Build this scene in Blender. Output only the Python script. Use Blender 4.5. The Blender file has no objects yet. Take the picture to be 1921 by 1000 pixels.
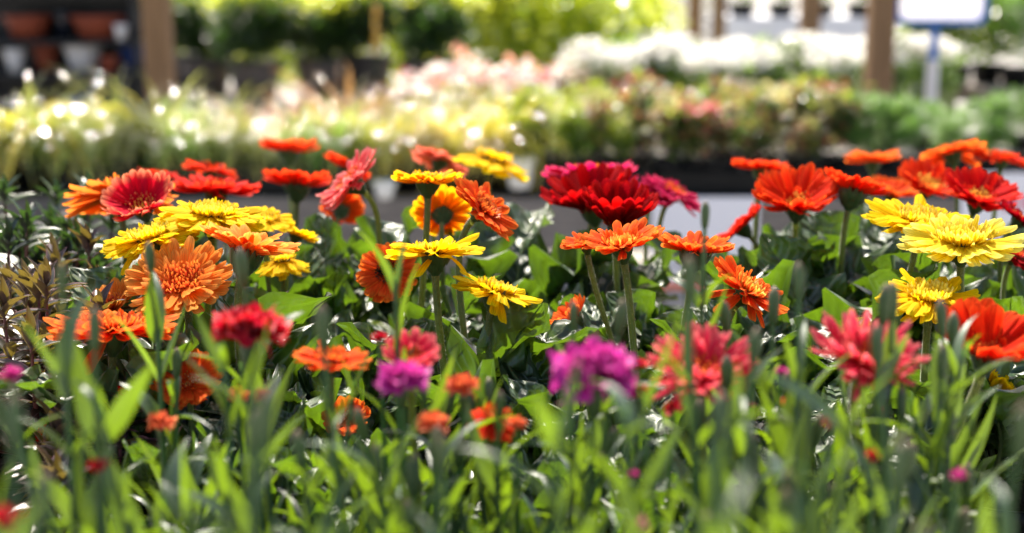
import bpy, math, random
import numpy as np
from mathutils import Vector, Matrix

S = bpy.context.scene
C = S.collection
R_ = math.radians
rnd = random.Random(7)

# ------------------------------------------------------------------ camera, sky, sun, exposure
PITCH = 12.0
CAM = Vector((0.0, 0.0, 1.45))
cam_d = bpy.data.cameras.new('camera')
cam = bpy.data.objects.new('camera', cam_d); C.objects.link(cam)
cam.location = CAM
cam.rotation_euler = (R_(90 - PITCH), 0, 0)
cam_d.lens = 50; cam_d.sensor_width = 36
cam_d.clip_start = 0.02; cam_d.clip_end = 600
cam_d.dof.use_dof = True
cam_d.dof.focus_distance = 1.19
cam_d.dof.aperture_fstop = 3.5
S.camera = cam

SUN_EL, SUN_AZ = 50.0, -10.0           # azimuth from +Y, positive to the right
world = bpy.data.worlds.new('World'); S.world = world; world.use_nodes = True
wn = world.node_tree
sky = wn.nodes.new('ShaderNodeTexSky'); sky.sky_type = 'NISHITA'; sky.sun_disc = False
sky.air_density = 1.0; sky.dust_density = 4.0; sky.ozone_density = .6
sky.sun_elevation = R_(SUN_EL); sky.sun_rotation = R_(SUN_AZ)
bg = wn.nodes['Background']; bg.inputs['Strength'].default_value = 0.12
wn.links.new(sky.outputs[0], bg.inputs['Color'])
sd = bpy.data.lights.new('sun', 'SUN'); sd.energy = 5.0; sd.angle = R_(0.5); sd.color = (1.0, 0.93, 0.81)
sun = bpy.data.objects.new('sun', sd); C.objects.link(sun)
sv = Vector((math.sin(R_(SUN_AZ)) * math.cos(R_(SUN_EL)), math.cos(R_(SUN_AZ)) * math.cos(R_(SUN_EL)), math.sin(R_(SUN_EL))))
sun.rotation_mode = 'QUATERNION'; sun.rotation_quaternion = sv.to_track_quat('Z', 'Y'); sun.location = (0, 0, 8)
S.view_settings.view_transform = 'Standard'; S.view_settings.look = 'None'
S.view_settings.gamma = 1; S.view_settings.use_curve_mapping = False
S.view_settings.exposure = 1.32
S.render.engine = 'CYCLES'
S.cycles.use_denoising = True
S.cycles.max_bounces = 8; S.cycles.diffuse_bounces = 4; S.cycles.glossy_bounces = 2; S.cycles.transmission_bounces = 5
S.cycles.sample_clamp_indirect = 8; S.cycles.sample_clamp_direct = 0
S.cycles.caustics_reflective = False; S.cycles.caustics_refractive = False

FW = Vector((0, math.cos(R_(PITCH)), -math.sin(R_(PITCH))))
UP = Vector((0, math.sin(R_(PITCH)), math.cos(R_(PITCH))))
FPX = 1921 * 50 / 36.0
def at(px, py, D):
    """point at depth D along the optical axis that the photograph shows at pixel px, py"""
    return CAM + FW * D + Vector((1, 0, 0)) * ((px - 960.5) / FPX * D) + UP * ((500 - py) / FPX * D)
def at_z(px, y, z):
    """point at world distance y and height z seen in pixel column px"""
    D = (Vector((0, y, z)) - CAM).dot(FW)
    return Vector(((px - 960.5) / FPX * D, y, z))

# ------------------------------------------------------------------ geometry helpers (all quads, numpy)
class Geo:
    def __init__(s): s.V = []; s.F = []; s.U = []; s.I = []; s.n = 0
    def add(s, g, M=None, mi=0):
        V, F, U = g
        if M is not None:
            A = np.array(M)
            V = V @ A[:3, :3].T + A[:3, 3]
        s.V.append(V); s.F.append(F + s.n); s.U.append(U); s.I.append(np.full(len(F), mi, dtype=np.int32)); s.n += len(V)
        return s
    def mesh(s, name, mats, smooth=True):
        V = np.concatenate(s.V); F = np.concatenate(s.F); U = np.concatenate(s.U); I = np.concatenate(s.I)
        return quads(name, V, F, U, mats, I, smooth)
def quads(name, V, F, U, mats, I=None, smooth=True):
    me = bpy.data.meshes.new(name)
    me.vertices.add(len(V)); me.vertices.foreach_set('co', np.ascontiguousarray(V, dtype=np.float32).ravel())
    nf = len(F)
    me.loops.add(nf * 4); me.loops.foreach_set('vertex_index', F.astype(np.int32).ravel())
    me.polygons.add(nf); me.polygons.foreach_set('loop_start', np.arange(0, nf * 4, 4, dtype=np.int32))
    uv = me.uv_layers.new(name='UVMap')
    uv.data.foreach_set('uv', U[F.ravel()].astype(np.float32).ravel())
    if not isinstance(mats, (list, tuple)): mats = [mats]
    for m in mats: me.materials.append(m)
    if I is not None: me.polygons.foreach_set('material_index', I)
    me.polygons.foreach_set('use_smooth', np.full(nf, smooth, dtype=bool))
    me.update(calc_edges=True)
    return me
def one(g, name, mats, smooth=True): return Geo().add(g).mesh(name, mats, smooth)
def grid_faces(n, m):
    a = np.arange(n)[:, None] * (m + 1) + np.arange(m)[None, :]
    a = a.ravel()
    return np.stack([a, a + m + 1, a + m + 2, a + 1], 1)
def strip(n, m, width_fn, ang_fn, cross=0.0, wave=None, rough=None, tipdense=False):
    """a leaf or petal of unit length along +x: width and bend as functions of t"""
    t = np.linspace(0, 1, n + 1)
    if tipdense: t = 1 - (1 - t) ** 1.7
    th = np.array([ang_fn(a) for a in t]); dt = np.diff(t)
    x = np.concatenate([[0], np.cumsum(np.cos((th[1:] + th[:-1]) / 2) * dt)])
    z = np.concatenate([[0], np.cumsum(np.sin((th[1:] + th[:-1]) / 2) * dt)])
    w = np.array([width_fn(a) for a in t])
    v = np.linspace(-1, 1, m + 1)
    T, Vv = np.meshgrid(t, v, indexing='ij')
    W = w[:, None] * np.ones_like(Vv)
    off = cross * W * (np.abs(Vv) ** 1.5)
    if wave is not None: off = off + wave(T, Vv) * W
    nx, nz = -np.sin(th)[:, None], np.cos(th)[:, None]
    X = x[:, None] + nx * off; Z = z[:, None] + nz * off
    Y = W * Vv * 0.5
    if rough is not None: Y = Y * rough(T, Vv)
    V = np.stack([X.ravel(), Y.ravel(), Z.ravel()], 1)
    U = np.stack([T.ravel(), (Vv.ravel() + 1) / 2], 1)
    return V, grid_faces(n, m), U
def tube(pts, rad, k=7):
    P = [Vector(p) for p in pts]; n = len(P)
    if not hasattr(rad, '__len__'): rad = [rad] * n
    V, U = [], []
    ref = None
    for i in range(n):
        d = (P[min(i + 1, n - 1)] - P[max(i - 1, 0)])
        d = d.normalized() if d.length > 1e-9 else Vector((0, 0, 1))
        if ref is None: ref = Vector((1, 0, 0)) if abs(d.x) < .8 else Vector((0, 1, 0))
        a = (ref - d * ref.dot(d)).normalized(); ref = a; b = d.cross(a)
        for j in range(k + 1):
            q = 2 * math.pi * j / k
            p = P[i] + (a * math.cos(q) + b * math.sin(q)) * rad[i]
            V.append(p[:]); U.append((i / (n - 1), j / k))
    return np.array(V), grid_faces(n - 1, k), np.array(U)
def lathe(prof, k=20):
    V, U = [], []
    n = len(prof)
    for i, (r, z) in enumerate(prof):
        for j in range(k + 1):
            q = 2 * math.pi * j / k
            V.append((r * math.cos(q), r * math.sin(q), z)); U.append((i / (n - 1), j / k))
    F = grid_faces(n - 1, k)[:, ::-1]
    return np.array(V), F, np.array(U)
def box(sx, sy, sz, c=(0, 0, 0), b=0.003):
    """board with chamfered edges"""
    hx, hy, hz = sx / 2, sy / 2, sz / 2
    b = min(b, hx * .6, hy * .6, hz * .6)
    V = []; idx = {}
    for s0 in (-1, 1):
        for s1 in (-1, 1):
            for s2 in (-1, 1):
                for ax in range(3):
                    p = [s0 * (hx - b), s1 * (hy - b), s2 * (hz - b)]
                    p[ax] = (s0 * hx, s1 * hy, s2 * hz)[ax]
                    idx[(s0, s1, s2, ax)] = len(V); V.append([p[i] + c[i] for i in range(3)])
    F = []
    for ax in range(3):
        o = [i for i in range(3) if i != ax]
        for s in (-1, 1):
            q = []
            for a, bb in ((-1, -1), (1, -1), (1, 1), (-1, 1)):
                k = [0, 0, 0]; k[ax] = s; k[o[0]] = a; k[o[1]] = bb
                q.append(idx[(k[0], k[1], k[2], ax)])
            flip = (s > 0) == (ax == 1)
            F.append(q[::-1] if flip else q)
    for ax in range(3):               # edge chamfers run along ax
        o = [i for i in range(3) if i != ax]
        for a in (-1, 1):
            for bb in (-1, 1):
                q = []
                for s, u in ((-1, o[0]), (1, o[0]), (1, o[1]), (-1, o[1])):
                    k = [0, 0, 0]; k[ax] = s; k[o[0]] = a; k[o[1]] = bb
                    q.append(idx[(k[0], k[1], k[2], u)])
                F.append(q)
    for s0 in (-1, 1):
        for s1 in (-1, 1):
            for s2 in (-1, 1):
                q = [idx[(s0, s1, s2, ax)] for ax in range(3)]
                F.append([q[0], q[1], q[2], q[2]])
    V = np.array(V); F = np.array(F)
    F = F[:-8]                         # the eight corner nicks are left open: far below a pixel
    U = np.stack([V[:, 0] + V[:, 1], V[:, 2]], 1)
    return V, F, U

def obj(name, me, parent=None, M=None, **props):
    o = bpy.data.objects.new(name, me); C.objects.link(o)
    if parent is not None:
        o.parent = parent
    if M is not None: o.matrix_basis = M
    for k, v in props.items(): o[k] = v
    return o
def thing(name, label, cat, loc=(0, 0, 0), group=None):
    o = bpy.data.objects.new(name, None); C.objects.link(o)
    o.location = loc; o.empty_display_size = .02
    o['label'] = label; o['category'] = cat
    if group: o['group'] = group
    return o
def T(v): return Matrix.Translation(Vector(v))
def RX(a): return Matrix.Rotation(R_(a), 4, 'X')
def RY(a): return Matrix.Rotation(R_(a), 4, 'Y')
def RZ(a): return Matrix.Rotation(R_(a), 4, 'Z')
def SC(a, b=None, c=None): return Matrix.Diagonal((a, a if b is None else b, a if c is None else c, 1))
def frame(p, axis, spin=0):
    z = Vector(axis).normalized()
    x = Vector((1, 0, 0)) - z * z.x
    if x.length < 1e-4: x = Vector((0, 1, 0))
    x.normalize(); y = z.cross(x)
    M = Matrix((x, y, z)).transposed().to_4x4(); M.translation = Vector(p)
    return M @ RZ(spin)

# ------------------------------------------------------------------ materials
def nodes_of(name):
    m = bpy.data.materials.new(name); m.use_nodes = True
    nt = m.node_tree; nt.nodes.clear()
    return m, nt, nt.nodes.new, nt.links.new
def rgb(c): return (c[0], c[1], c[2], 1)
def sheet_mat(name, stops, trans, tfac=.4, rough=.45, spec=.4, back=None, margin=None, streak=.25, sv_=(3, 26), bump=.15,
              bscale=(6, 40), sheen=0.0, var=.12, vein=0.0, huevar=.012, ribs=0):
    """petal or leaf: colour along the length (u), margin colour across (v), light passing through"""
    m, nt, N, L = nodes_of(name)
    out = N('ShaderNodeOutputMaterial'); uv = N('ShaderNodeUVMap')
    sep = N('ShaderNodeSeparateXYZ'); L(uv.outputs[0], sep.inputs[0])
    ramp = N('ShaderNodeValToRGB'); L(sep.outputs[0], ramp.inputs[0])
    cr = ramp.color_ramp
    while len(cr.elements) < len(stops): cr.elements.new(.5)
    for e, (p, c) in zip(cr.elements, stops): e.position = p; e.color = rgb(c)
    col = ramp.outputs[0]
    if margin is not None:
        a = N('ShaderNodeMath'); a.operation = 'SUBTRACT'; a.inputs[1].default_value = .5; L(sep.outputs[1], a.inputs[0])
        b = N('ShaderNodeMath'); b.operation = 'ABSOLUTE'; L(a.outputs[0], b.inputs[0])
        mr = N('ShaderNodeMapRange'); mr.inputs[1].default_value = margin[1]; mr.inputs[2].default_value = .5
        L(b.outputs[0], mr.inputs[0])
        mx = N('ShaderNodeMix'); mx.data_type = 'RGBA'; L(mr.outputs[0], mx.inputs[0]); L(col, mx.inputs[6]); mx.inputs[7].default_value = rgb(margin[0])
        col = mx.outputs[2]
    mp = N('ShaderNodeMapping'); mp.inputs['Scale'].default_value = (sv_[0], sv_[1], 1); L(uv.outputs[0], mp.inputs[0])
    oi = N('ShaderNodeObjectInfo')
    cmb = N('ShaderNodeCombineXYZ'); ml = N('ShaderNodeMath'); ml.operation = 'MULTIPLY'; ml.inputs[1].default_value = 37.0
    L(oi.outputs['Random'], ml.inputs[0]); L(ml.outputs[0], cmb.inputs[2])
    va = N('ShaderNodeVectorMath'); L(mp.outputs[0], va.inputs[0]); L(cmb.outputs[0], va.inputs[1])
    no = N('ShaderNodeTexNoise'); no.inputs['Scale'].default_value = 1; no.inputs['Detail'].default_value = 3; L(va.outputs[0], no.inputs['Vector'])
    geo = N('ShaderNodeNewGeometry')
    rv = N('ShaderNodeMath'); rv.operation = 'ADD'; L(oi.outputs['Random'], rv.inputs[0]); L(geo.outputs['Random Per Island'], rv.inputs[1])
    rm = N('ShaderNodeMapRange'); rm.inputs[2].default_value = 2; rm.inputs[3].default_value = 1 - var; rm.inputs[4].default_value = 1 + var; L(rv.outputs[0], rm.inputs[0])
    sm = N('ShaderNodeMapRange'); sm.inputs[1].default_value = .3; sm.inputs[2].default_value = .7
    sm.inputs[3].default_value = 1 - streak; sm.inputs[4].default_value = 1 + streak * .5; L(no.outputs[0], sm.inputs[0])
    vm = N('ShaderNodeMath'); vm.operation = 'MULTIPLY'; L(rm.outputs[0], vm.inputs[0]); L(sm.outputs[0], vm.inputs[1])
    hr = N('ShaderNodeMapRange'); hr.inputs[2].default_value = 2; hr.inputs[3].default_value = .5 - huevar; hr.inputs[4].default_value = .5 + huevar; L(rv.outputs[0], hr.inputs[0])
    hs = N('ShaderNodeHueSaturation'); L(col, hs.inputs['Color']); L(vm.outputs[0], hs.inputs['Value']); L(hr.outputs[0], hs.inputs['Hue'])
    col = hs.outputs[0]
    if back is not None:
        bk = N('ShaderNodeMix'); bk.data_type = 'RGBA'; L(geo.outputs['Backfacing'], bk.inputs[0]); L(col, bk.inputs[6]); bk.inputs[7].default_value = rgb(back)
        bcol = bk.outputs[2]
    else: bcol = col
    bp = N('ShaderNodeBump'); bp.inputs['Strength'].default_value = bump; bp.inputs['Distance'].default_value = .002
    if vein:
        mp2 = N('ShaderNodeMapping'); mp2.inputs['Scale'].default_value = (bscale[0], bscale[1], 1); L(uv.outputs[0], mp2.inputs[0])
        vo = N('ShaderNodeTexVoronoi'); vo.feature = 'SMOOTH_F1'; vo.inputs['Scale'].default_value = 1; L(mp2.outputs[0], vo.inputs['Vector'])
        ad = N('ShaderNodeMath'); ad.operation = 'MULTIPLY_ADD'; L(vo.outputs[0], ad.inputs[0]); ad.inputs[1].default_value = -vein; L(no.outputs[0], ad.inputs[2])
        L(ad.outputs[0], bp.inputs['Height'])
    else: L(no.outputs[0], bp.inputs['Height'])
    if ribs:
        a1 = N('ShaderNodeMath'); a1.operation = 'SUBTRACT'; a1.inputs[1].default_value = .5; L(sep.outputs[1], a1.inputs[0])
        a2 = N('ShaderNodeMath'); a2.operation = 'ABSOLUTE'; L(a1.outputs[0], a2.inputs[0])
        a3 = N('ShaderNodeMath'); a3.operation = 'MULTIPLY_ADD'; L(a2.outputs[0], a3.inputs[0]); a3.inputs[1].default_value = -18.0
        a4 = N('ShaderNodeMath'); a4.operation = 'MULTIPLY'; L(sep.outputs[0], a4.inputs[0]); a4.inputs[1].default_value = 2 * math.pi * ribs
        L(a4.outputs[0], a3.inputs[2])
        a5 = N('ShaderNodeMath'); a5.operation = 'ADD'; L(a3.outputs[0], a5.inputs[0])
        a5b = N('ShaderNodeMath'); a5b.operation = 'MULTIPLY'; a5b.inputs[1].default_value = 2.2; L(no.outputs[0], a5b.inputs[0]); L(a5b.outputs[0], a5.inputs[1])
        a6 = N('ShaderNodeMath'); a6.operation = 'COSINE'; L(a5.outputs[0], a6.inputs[0])
        a7 = N('ShaderNodeMapRange'); a7.inputs[1].default_value = .72; a7.inputs[2].default_value = 1.0; a7.inputs[4].default_value = .75; L(a6.outputs[0], a7.inputs[0])
        vx = N('ShaderNodeMix'); vx.data_type = 'RGBA'; L(a7.outputs[0], vx.inputs[0]); L(bcol, vx.inputs[6]); vx.inputs[7].default_value = (.11, .16, .055, 1)
        bcol = vx.outputs[2]
        b2 = N('ShaderNodeBump'); b2.inputs['Strength'].default_value = .8; b2.inputs['Distance'].default_value = .004
        L(a6.outputs[0], b2.inputs['Height']); L(bp.outputs[0], b2.inputs['Normal']); bp = b2
    pr = N('ShaderNodeBsdfPrincipled'); L(bcol, pr.inputs['Base Color']); pr.inputs['Roughness'].default_value = rough
    pr.inputs['Specular IOR Level'].default_value = spec; L(bp.outputs[0], pr.inputs['Normal'])
    if sheen: pr.inputs['Sheen Weight'].default_value = sheen; pr.inputs['Sheen Roughness'].default_value = .35
    tr = N('ShaderNodeBsdfTranslucent')
    if trans is None: L(col, tr.inputs[0])
    else:
        tm = N('ShaderNodeHueSaturation'); tm.inputs['Color'].default_value = rgb(trans); L(vm.outputs[0], tm.inputs['Value']); L(tm.outputs[0], tr.inputs[0])
    mix = N('ShaderNodeMixShader'); mix.inputs[0].default_value = tfac; L(pr.outputs[0], mix.inputs[1]); L(tr.outputs[0], mix.inputs[2])
    L(mix.outputs[0], out.inputs[0])
    return m
def solid_mat(name, c1, c2=None, scale=8.0, rough=.6, spec=.3, stretch=(1, 1, 1), bump=.2, metal=0.0, coat=0.0, sheen=0.0, detail=5):
    m, nt, N, L = nodes_of(name)
    out = N('ShaderNodeOutputMaterial'); tc = N('ShaderNodeTexCoord')
    mp = N('ShaderNodeMapping'); mp.inputs['Scale'].default_value = stretch; L(tc.outputs['Object'], mp.inputs[0])
    no = N('ShaderNodeTexNoise'); no.inputs['Scale'].default_value = scale; no.inputs['Detail'].default_value = detail; L(mp.outputs[0], no.inputs['Vector'])
    ra = N('ShaderNodeValToRGB'); L(no.outputs[0], ra.inputs[0])
    ra.color_ramp.elements[0].position = .3; ra.color_ramp.elements[1].position = .7
    ra.color_ramp.elements[0].color = rgb(c1); ra.color_ramp.elements[1].color = rgb(c2 or c1)
    pr = N('ShaderNodeBsdfPrincipled'); L(ra.outputs[0], pr.inputs['Base Color'])
    pr.inputs['Roughness'].default_value = rough; pr.inputs['Specular IOR Level'].default_value = spec; pr.inputs['Metallic'].default_value = metal
    if coat: pr.inputs['Coat Weight'].default_value = coat; pr.inputs['Coat Roughness'].default_value = .1
    if sheen: pr.inputs['Sheen Weight'].default_value = sheen; pr.inputs['Sheen Roughness'].default_value = .3
    bp = N('ShaderNodeBump'); bp.inputs['Strength'].default_value = bump; bp.inputs['Distance'].default_value = .004; L(no.outputs[0], bp.inputs['Height']); L(bp.outputs[0], pr.inputs['Normal'])
    L(pr.outputs[0], out.inputs[0])
    return m

def petal(name, base, mid, tip, back=None, throat=None, margin=None, tfac=.48, trans=None):
    return sheet_mat('petal_' + name, [(0, throat or base), (.3, base), (.75, mid), (1, tip)], trans, tfac=tfac, rough=.6, spec=.03, back=back,
                     margin=margin, streak=.34, sv_=(1.6, 15), bump=.5, sheen=0, var=.08, huevar=.003)
PAL = {
 'orange':  petal('orange', (.90, .20, .02), (.92, .27, .03), (.95, .43, .08), back=(.90, .25, .03), throat=(.82, .12, .01), margin=((.94, .42, .06), .36)),
 'redorange': petal('red_orange', (.74, .020, .005), (.79, .030, .006), (.86, .08, .014), back=(.80, .06, .012), margin=((.9, .13, .02), .42)),
 'orangered': petal('orange_red', (.86, .075, .010), (.89, .10, .013), (.93, .23, .03), back=(.86, .13, .01), margin=((.93, .28, .03), .40)),
 'red':     petal('red', (.32, .0006, .004), (.37, .001, .006), (.46, .006, .010), back=(.40, .005, .010)),
 'scarlet': petal('scarlet', (.64, .006, .006), (.70, .010, .008), (.78, .035, .016), back=(.70, .03, .012)),
 'yellow':  petal('yellow', (.86, .50, .002), (.90, .60, .003), (.92, .68, .008), back=(.86, .56, .004), throat=(.80, .44, .002)),
 'paleyellow': petal('pale_yellow', (.91, .66, .012), (.93, .76, .05), (.95, .84, .20), back=(.90, .65, .012), throat=(.87, .60, .006)),
 'gold':    petal('gold', (.86, .26, .003), (.89, .38, .004), (.92, .58, .008), back=(.86, .28, .006), throat=(.85, .19, .003)),
 'magenta': petal('magenta', (.46, .001, .055), (.52, .003, .075), (.66, .04, .13), back=(.55, .03, .08)),
 'pink':    petal('pink', (.76, .03, .05), (.82, .09, .11), (.90, .30, .28), back=(.84, .22, .17), margin=((.92, .33, .26), .3)),
 'pinkred': petal('pink_red', (.70, .004, .022), (.78, .012, .04), (.92, .34, .16), back=(.88, .32, .08), throat=(.66, .003, .016)),
 'coral':   petal('coral', (.74, .012, .05), (.83, .045, .10), (.90, .22, .22), back=(.84, .12, .09), margin=((.9, .25, .2), .36)),
 'olive':   petal('salmon', (.82, .14, .02), (.86, .24, .03), (.88, .26, .04), back=(.56, .30, .03)),
 'rose':    petal('salmon_rose', (.74, .13, .08), (.78, .17, .10), (.80, .19, .13), back=(.55, .25, .06)),
}
D_FLO = {
 'orange': sheet_mat('floret_red', [(0, (.5, .03, .01)), (.6, (.66, .06, .015)), (1, (.85, .30, .05))], None, tfac=.3, rough=.5),
 'gold': sheet_mat('floret_gold', [(0, (.6, .2, .02)), (.6, (.85, .42, .04)), (1, (.9, .6, .12))], None, tfac=.3, rough=.5),
 'yellow': sheet_mat('floret_yellow', [(0, (.78, .52, .01)), (.6, (.88, .62, .015)), (1, (.92, .76, .12))], None, tfac=.3, rough=.5),
 'dark': sheet_mat('floret_dark', [(0, (.02, .012, .008)), (.7, (.03, .02, .012)), (1, (.16, .07, .02))], None, tfac=.1, rough=.5),
 'red': sheet_mat('floret_scarlet', [(0, (.4, .01, .01)), (.6, (.6, .03, .01)), (1, (.8, .25, .04))], None, tfac=.3, rough=.5),
}
M_CALYX = sheet_mat('calyx_green', [(0, (.05, .085, .02)), (.55, (.06, .10, .025)), (1, (.16, .10, .05))], (.14, .2, .03), tfac=.15, rough=.6, spec=.2, sheen=.35)
M_STEM = sheet_mat('scape_green', [(0, (.15, .17, .045)), (.5, (.14, .19, .045)), (1, (.17, .18, .06))], (.45, .5, .08), tfac=.28, rough=.5, spec=.25, sheen=.6, sv_=(30, 16), streak=.3)
M_HAIR = sheet_mat('stem_hair', [(0, (.75, .74, .55)), (1, (.85, .82, .68))], (.8, .78, .6), tfac=.5, rough=.5, spec=.3, streak=0)
M_GLEAF = sheet_mat('gerbera_leaf', [(0, (.04, .07, .02)), (.4, (.022, .05, .017)), (1, (.03, .062, .02))], (.17, .32, .010), tfac=.24, rough=.42, spec=.9,
                    back=(.075, .12, .05), streak=.35, sv_=(5, 8), bump=.7, bscale=(13, 8), vein=1.6, var=.3, huevar=.02, ribs=9)
M_MIDRIB = sheet_mat('leaf_midrib', [(0, (.15, .2, .07)), (1, (.10, .16, .05))], (.3, .42, .08), tfac=.25, rough=.45)
M_DLEAF = sheet_mat('dianthus_leaf', [(0, (.05, .095, .045)), (.5, (.026, .062, .036)), (1, (.034, .078, .040))], (.28, .45, .008), tfac=.30, rough=.36, spec=.8,
                    back=(.06, .10, .07), streak=.35, sv_=(2, 10), bump=.4, var=.45, huevar=.04)
M_DSTEM = sheet_mat('dianthus_stem', [(0, (.06, .11, .05)), (1, (.08, .14, .06))], (.2, .4, .04), tfac=.25, rough=.45)
M_BUD = sheet_mat('bud_green', [(0, (.055, .11, .045)), (.6, (.09, .13, .06)), (.86, (.26, .17, .12)), (1, (.5, .2, .2))], (.3, .4, .1), tfac=.25, rough=.4, spec=.4)
M_BRONZE = sheet_mat('bronze_leaf', [(0, (.05, .05, .022)), (.5, (.026, .024, .018)), (1, (.075, .026, .03))], (.30, .22, .03), tfac=.2, rough=.3, spec=.55,
                     back=(.10, .06, .06), margin=((.36, .16, .17), .42), streak=.3, sv_=(3, 10), var=.3, huevar=.03)
M_DKSHRUB = sheet_mat('dark_green_shoot', [(0, (.022, .04, .018)), (1, (.02, .038, .022))], (.08, .18, .02), tfac=.18, rough=.35, spec=.5, back=(.06, .05, .05), var=.3, huevar=.03)
M_BRSTEM = solid_mat('bronze_stem', (.16, .05, .05), (.22, .09, .07), rough=.4)
DIA = {
 'dred': sheet_mat('dianthus_red', [(0, (.36, .0, .006)), (.6, (.52, .002, .014)), (1, (.60, .012, .03))], None, tfac=.36, rough=.55, spec=.2, sheen=.2),
 'dpurple': sheet_mat('dianthus_purple', [(0, (.42, .004, .15)), (.6, (.56, .010, .26)), (1, (.66, .05, .36))], None, tfac=.36, rough=.55, spec=.2, sheen=.2),
 'dcoral': sheet_mat('dianthus_coral', [(0, (.5, .02, .01)), (.6, (.8, .08, .02)), (1, (.88, .22, .08))], None, tfac=.36, rough=.55, spec=.2),
 'dmag': sheet_mat('dianthus_magenta', [(0, (.4, .0, .12)), (.6, (.55, .01, .2)), (1, (.65, .06, .3))], None, tfac=.36, rough=.55, spec=.2, sheen=.2),
}
M_POT = solid_mat('black_pot_plastic', (.006, .006, .006), (.010, .010, .010), scale=30, rough=.45, spec=.15, bump=.05)
M_SOIL = solid_mat('potting_soil', (.018, .012, .008), (.045, .03, .02), scale=90, rough=.95, spec=.1, bump=1)
M_WOOD = solid_mat('weathered_wood', (.13, .112, .10), (.24, .21, .19), scale=5, stretch=(1.2, 14, 14), rough=.8, spec=.15, bump=.4)
M_POST = solid_mat('brown_post_wood', (.21, .12, .062), (.30, .18, .095), scale=6, stretch=(14, 14, 1), rough=.75, spec=.15, bump=.4)
M_GROUND = solid_mat('pale_paving', (.30, .285, .26), (.40, .38, .35), scale=1.5, rough=.9, spec=.1, bump=.1)

# ------------------------------------------------------------------ leaf and petal shapes
def ss(a, b, x):
    q = min(1, max(0, (x - a) / (b - a))); return q * q * (3 - 2 * q)
def petal_shape(width=.25, curl=0.0, cup=-.25, n=10, m=4, seed=0, tip=.84):
    r = random.Random(seed); k1 = r.uniform(-.12, .12); ph = r.uniform(0, 6)
    def w(t):
        a = width * (.46 + .54 * ss(0, .6, t))
        if t > tip: a *= math.sqrt(max(0, 1 - ((t - tip) / (1.0 - tip)) ** 2)) * .9 + .1
        return a
    ang = lambda t: curl * (t - .25) + .10 * math.sin(3.5 * t + ph)
    wav = lambda T_, V_: .07 * np.cos(V_ * 7.5) * (T_ < .98) + k1 * V_ * T_
    return strip(n, m, w, ang, cross=cup, wave=wav, tipdense=True)
def leaf_shape(width=.36, a0=60, a1=-20, seed=0, n=22, m=10, lobes=9, lob=.22, petiole=.16):
    r = random.Random(seed); p1, p2, p3 = (r.uniform(0, 6) for _ in range(3))
    def w(t):
        if t < petiole: return .045
        q = (t - petiole) / (1 - petiole)
        return max(.02, .045 * (1 - q) + width * (math.sin(math.pi * min(1, q ** .82)) ** .62) * (.8 + .3 * q))
    ang = lambda t: R_(a0 + (a1 - a0) * t ** .9 + 9 * math.sin(5 * t + p3))
    def wav(T_, V_):
        k = np.clip((T_ - .15) * 4, 0, 1)
        return k * (.28 * np.sin(T_ * 19 + p1) * np.abs(V_) ** 1.5 * np.sign(V_ + .3) + .09 * np.sin(T_ * 31 + p2) * V_ + .05 * np.cos(np.abs(V_) * 9 + T_ * 40) * (1 - np.abs(V_)))
    rough = lambda T_, V_: 1 - lob * np.abs(np.sin(T_ * lobes * math.pi + V_ * .8 + p2)) * (np.abs(V_) > .7)
    return strip(n, m, w, ang, cross=.22, wave=wav, rough=rough)
def blade_shape(width=.11, a0=65, a1=10, n=9, m=2, cross=.35, seed=0, top=.3):
    def w(t): return width * min(1, .55 + t * 2.2) * (1 if t < top else max(.03, 1 - ((t - top) / (1 - top)) ** 1.7))
    r = random.Random(seed); p = r.uniform(0, 6)
    ang = lambda t: R_(a0 + (a1 - a0) * t + 5 * math.sin(4 * t + p))
    return strip(n, m, w, ang, cross=cross)
def lance_shape(width=.3, a0=20, a1=-10, n=6, m=4, cross=.25):
    return strip(n, m, lambda t: max(.015, width * math.sin(math.pi * t ** .75) ** .8 if 0 < t < 1 else .015), lambda t: R_(a0 + (a1 - a0) * t), cross=cross)

# ------------------------------------------------------------------ structure: ground and tables
gm = bpy.data.meshes.new('ground'); gm.from_pydata([(-150, -20, 0), (150, -20, 0), (150, 300, 0), (-150, 300, 0)], [], [(0, 1, 2, 3)]); gm.materials.append(M_GROUND)
obj('ground', gm, kind='structure')

def bench(name, label, x0, x1, y0, y1, ztop, mat, boards=6, apron=.16, lower=False, cat='display bench', skirt=None):
    loc = Vector(((x0 + x1) / 2, (y0 + y1) / 2, 0)); t = thing(name, label, cat, loc)
    w, d = x1 - x0, y1 - y0
    bw = d / boards
    me = one(box(w, bw - .008, .025), 'plank', mat, False)
    for i in range(boards): obj('plank', me, t, T((0, -d / 2 + bw * (i + .5), ztop - .0125)))
    ap = one(box(w + .02, .025, apron), 'apron_board', mat, False)
    obj('apron_board', ap, t, T((0, -d / 2 - .0165, ztop - apron / 2 + .003))); obj('apron_board', ap, t, T((0, d / 2 + .0165, ztop - apron / 2 + .003)))
    lg = one(box(.08, .08, ztop - .026), 'leg', mat, False)
    k = max(2, int(w / 1.3) + 1)
    for i in range(k):
        for yy in (-d / 2 + .05, d / 2 - .05):
            obj('leg', lg, t, T((-w / 2 + .05 + (w - .1) * i / (k - 1), yy, (ztop - .026) / 2)))
    if lower:
        sl = one(box(.07, .018, ztop - apron - .12), 'slat', mat, False)
        n = int(w / .17)
        for i in range(n):
            obj('slat', sl, t, T((-w / 2 + .12 + i * .17 + rnd.uniform(-.012, .012), -d / 2 + .02, (ztop - apron - .12) / 2 + .08)))
        obj('lower_rail', one(box(w, .04, .06), 'lower_rail', mat, False), t, T((0, -d / 2 + .06, .09)))
    return t
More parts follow.
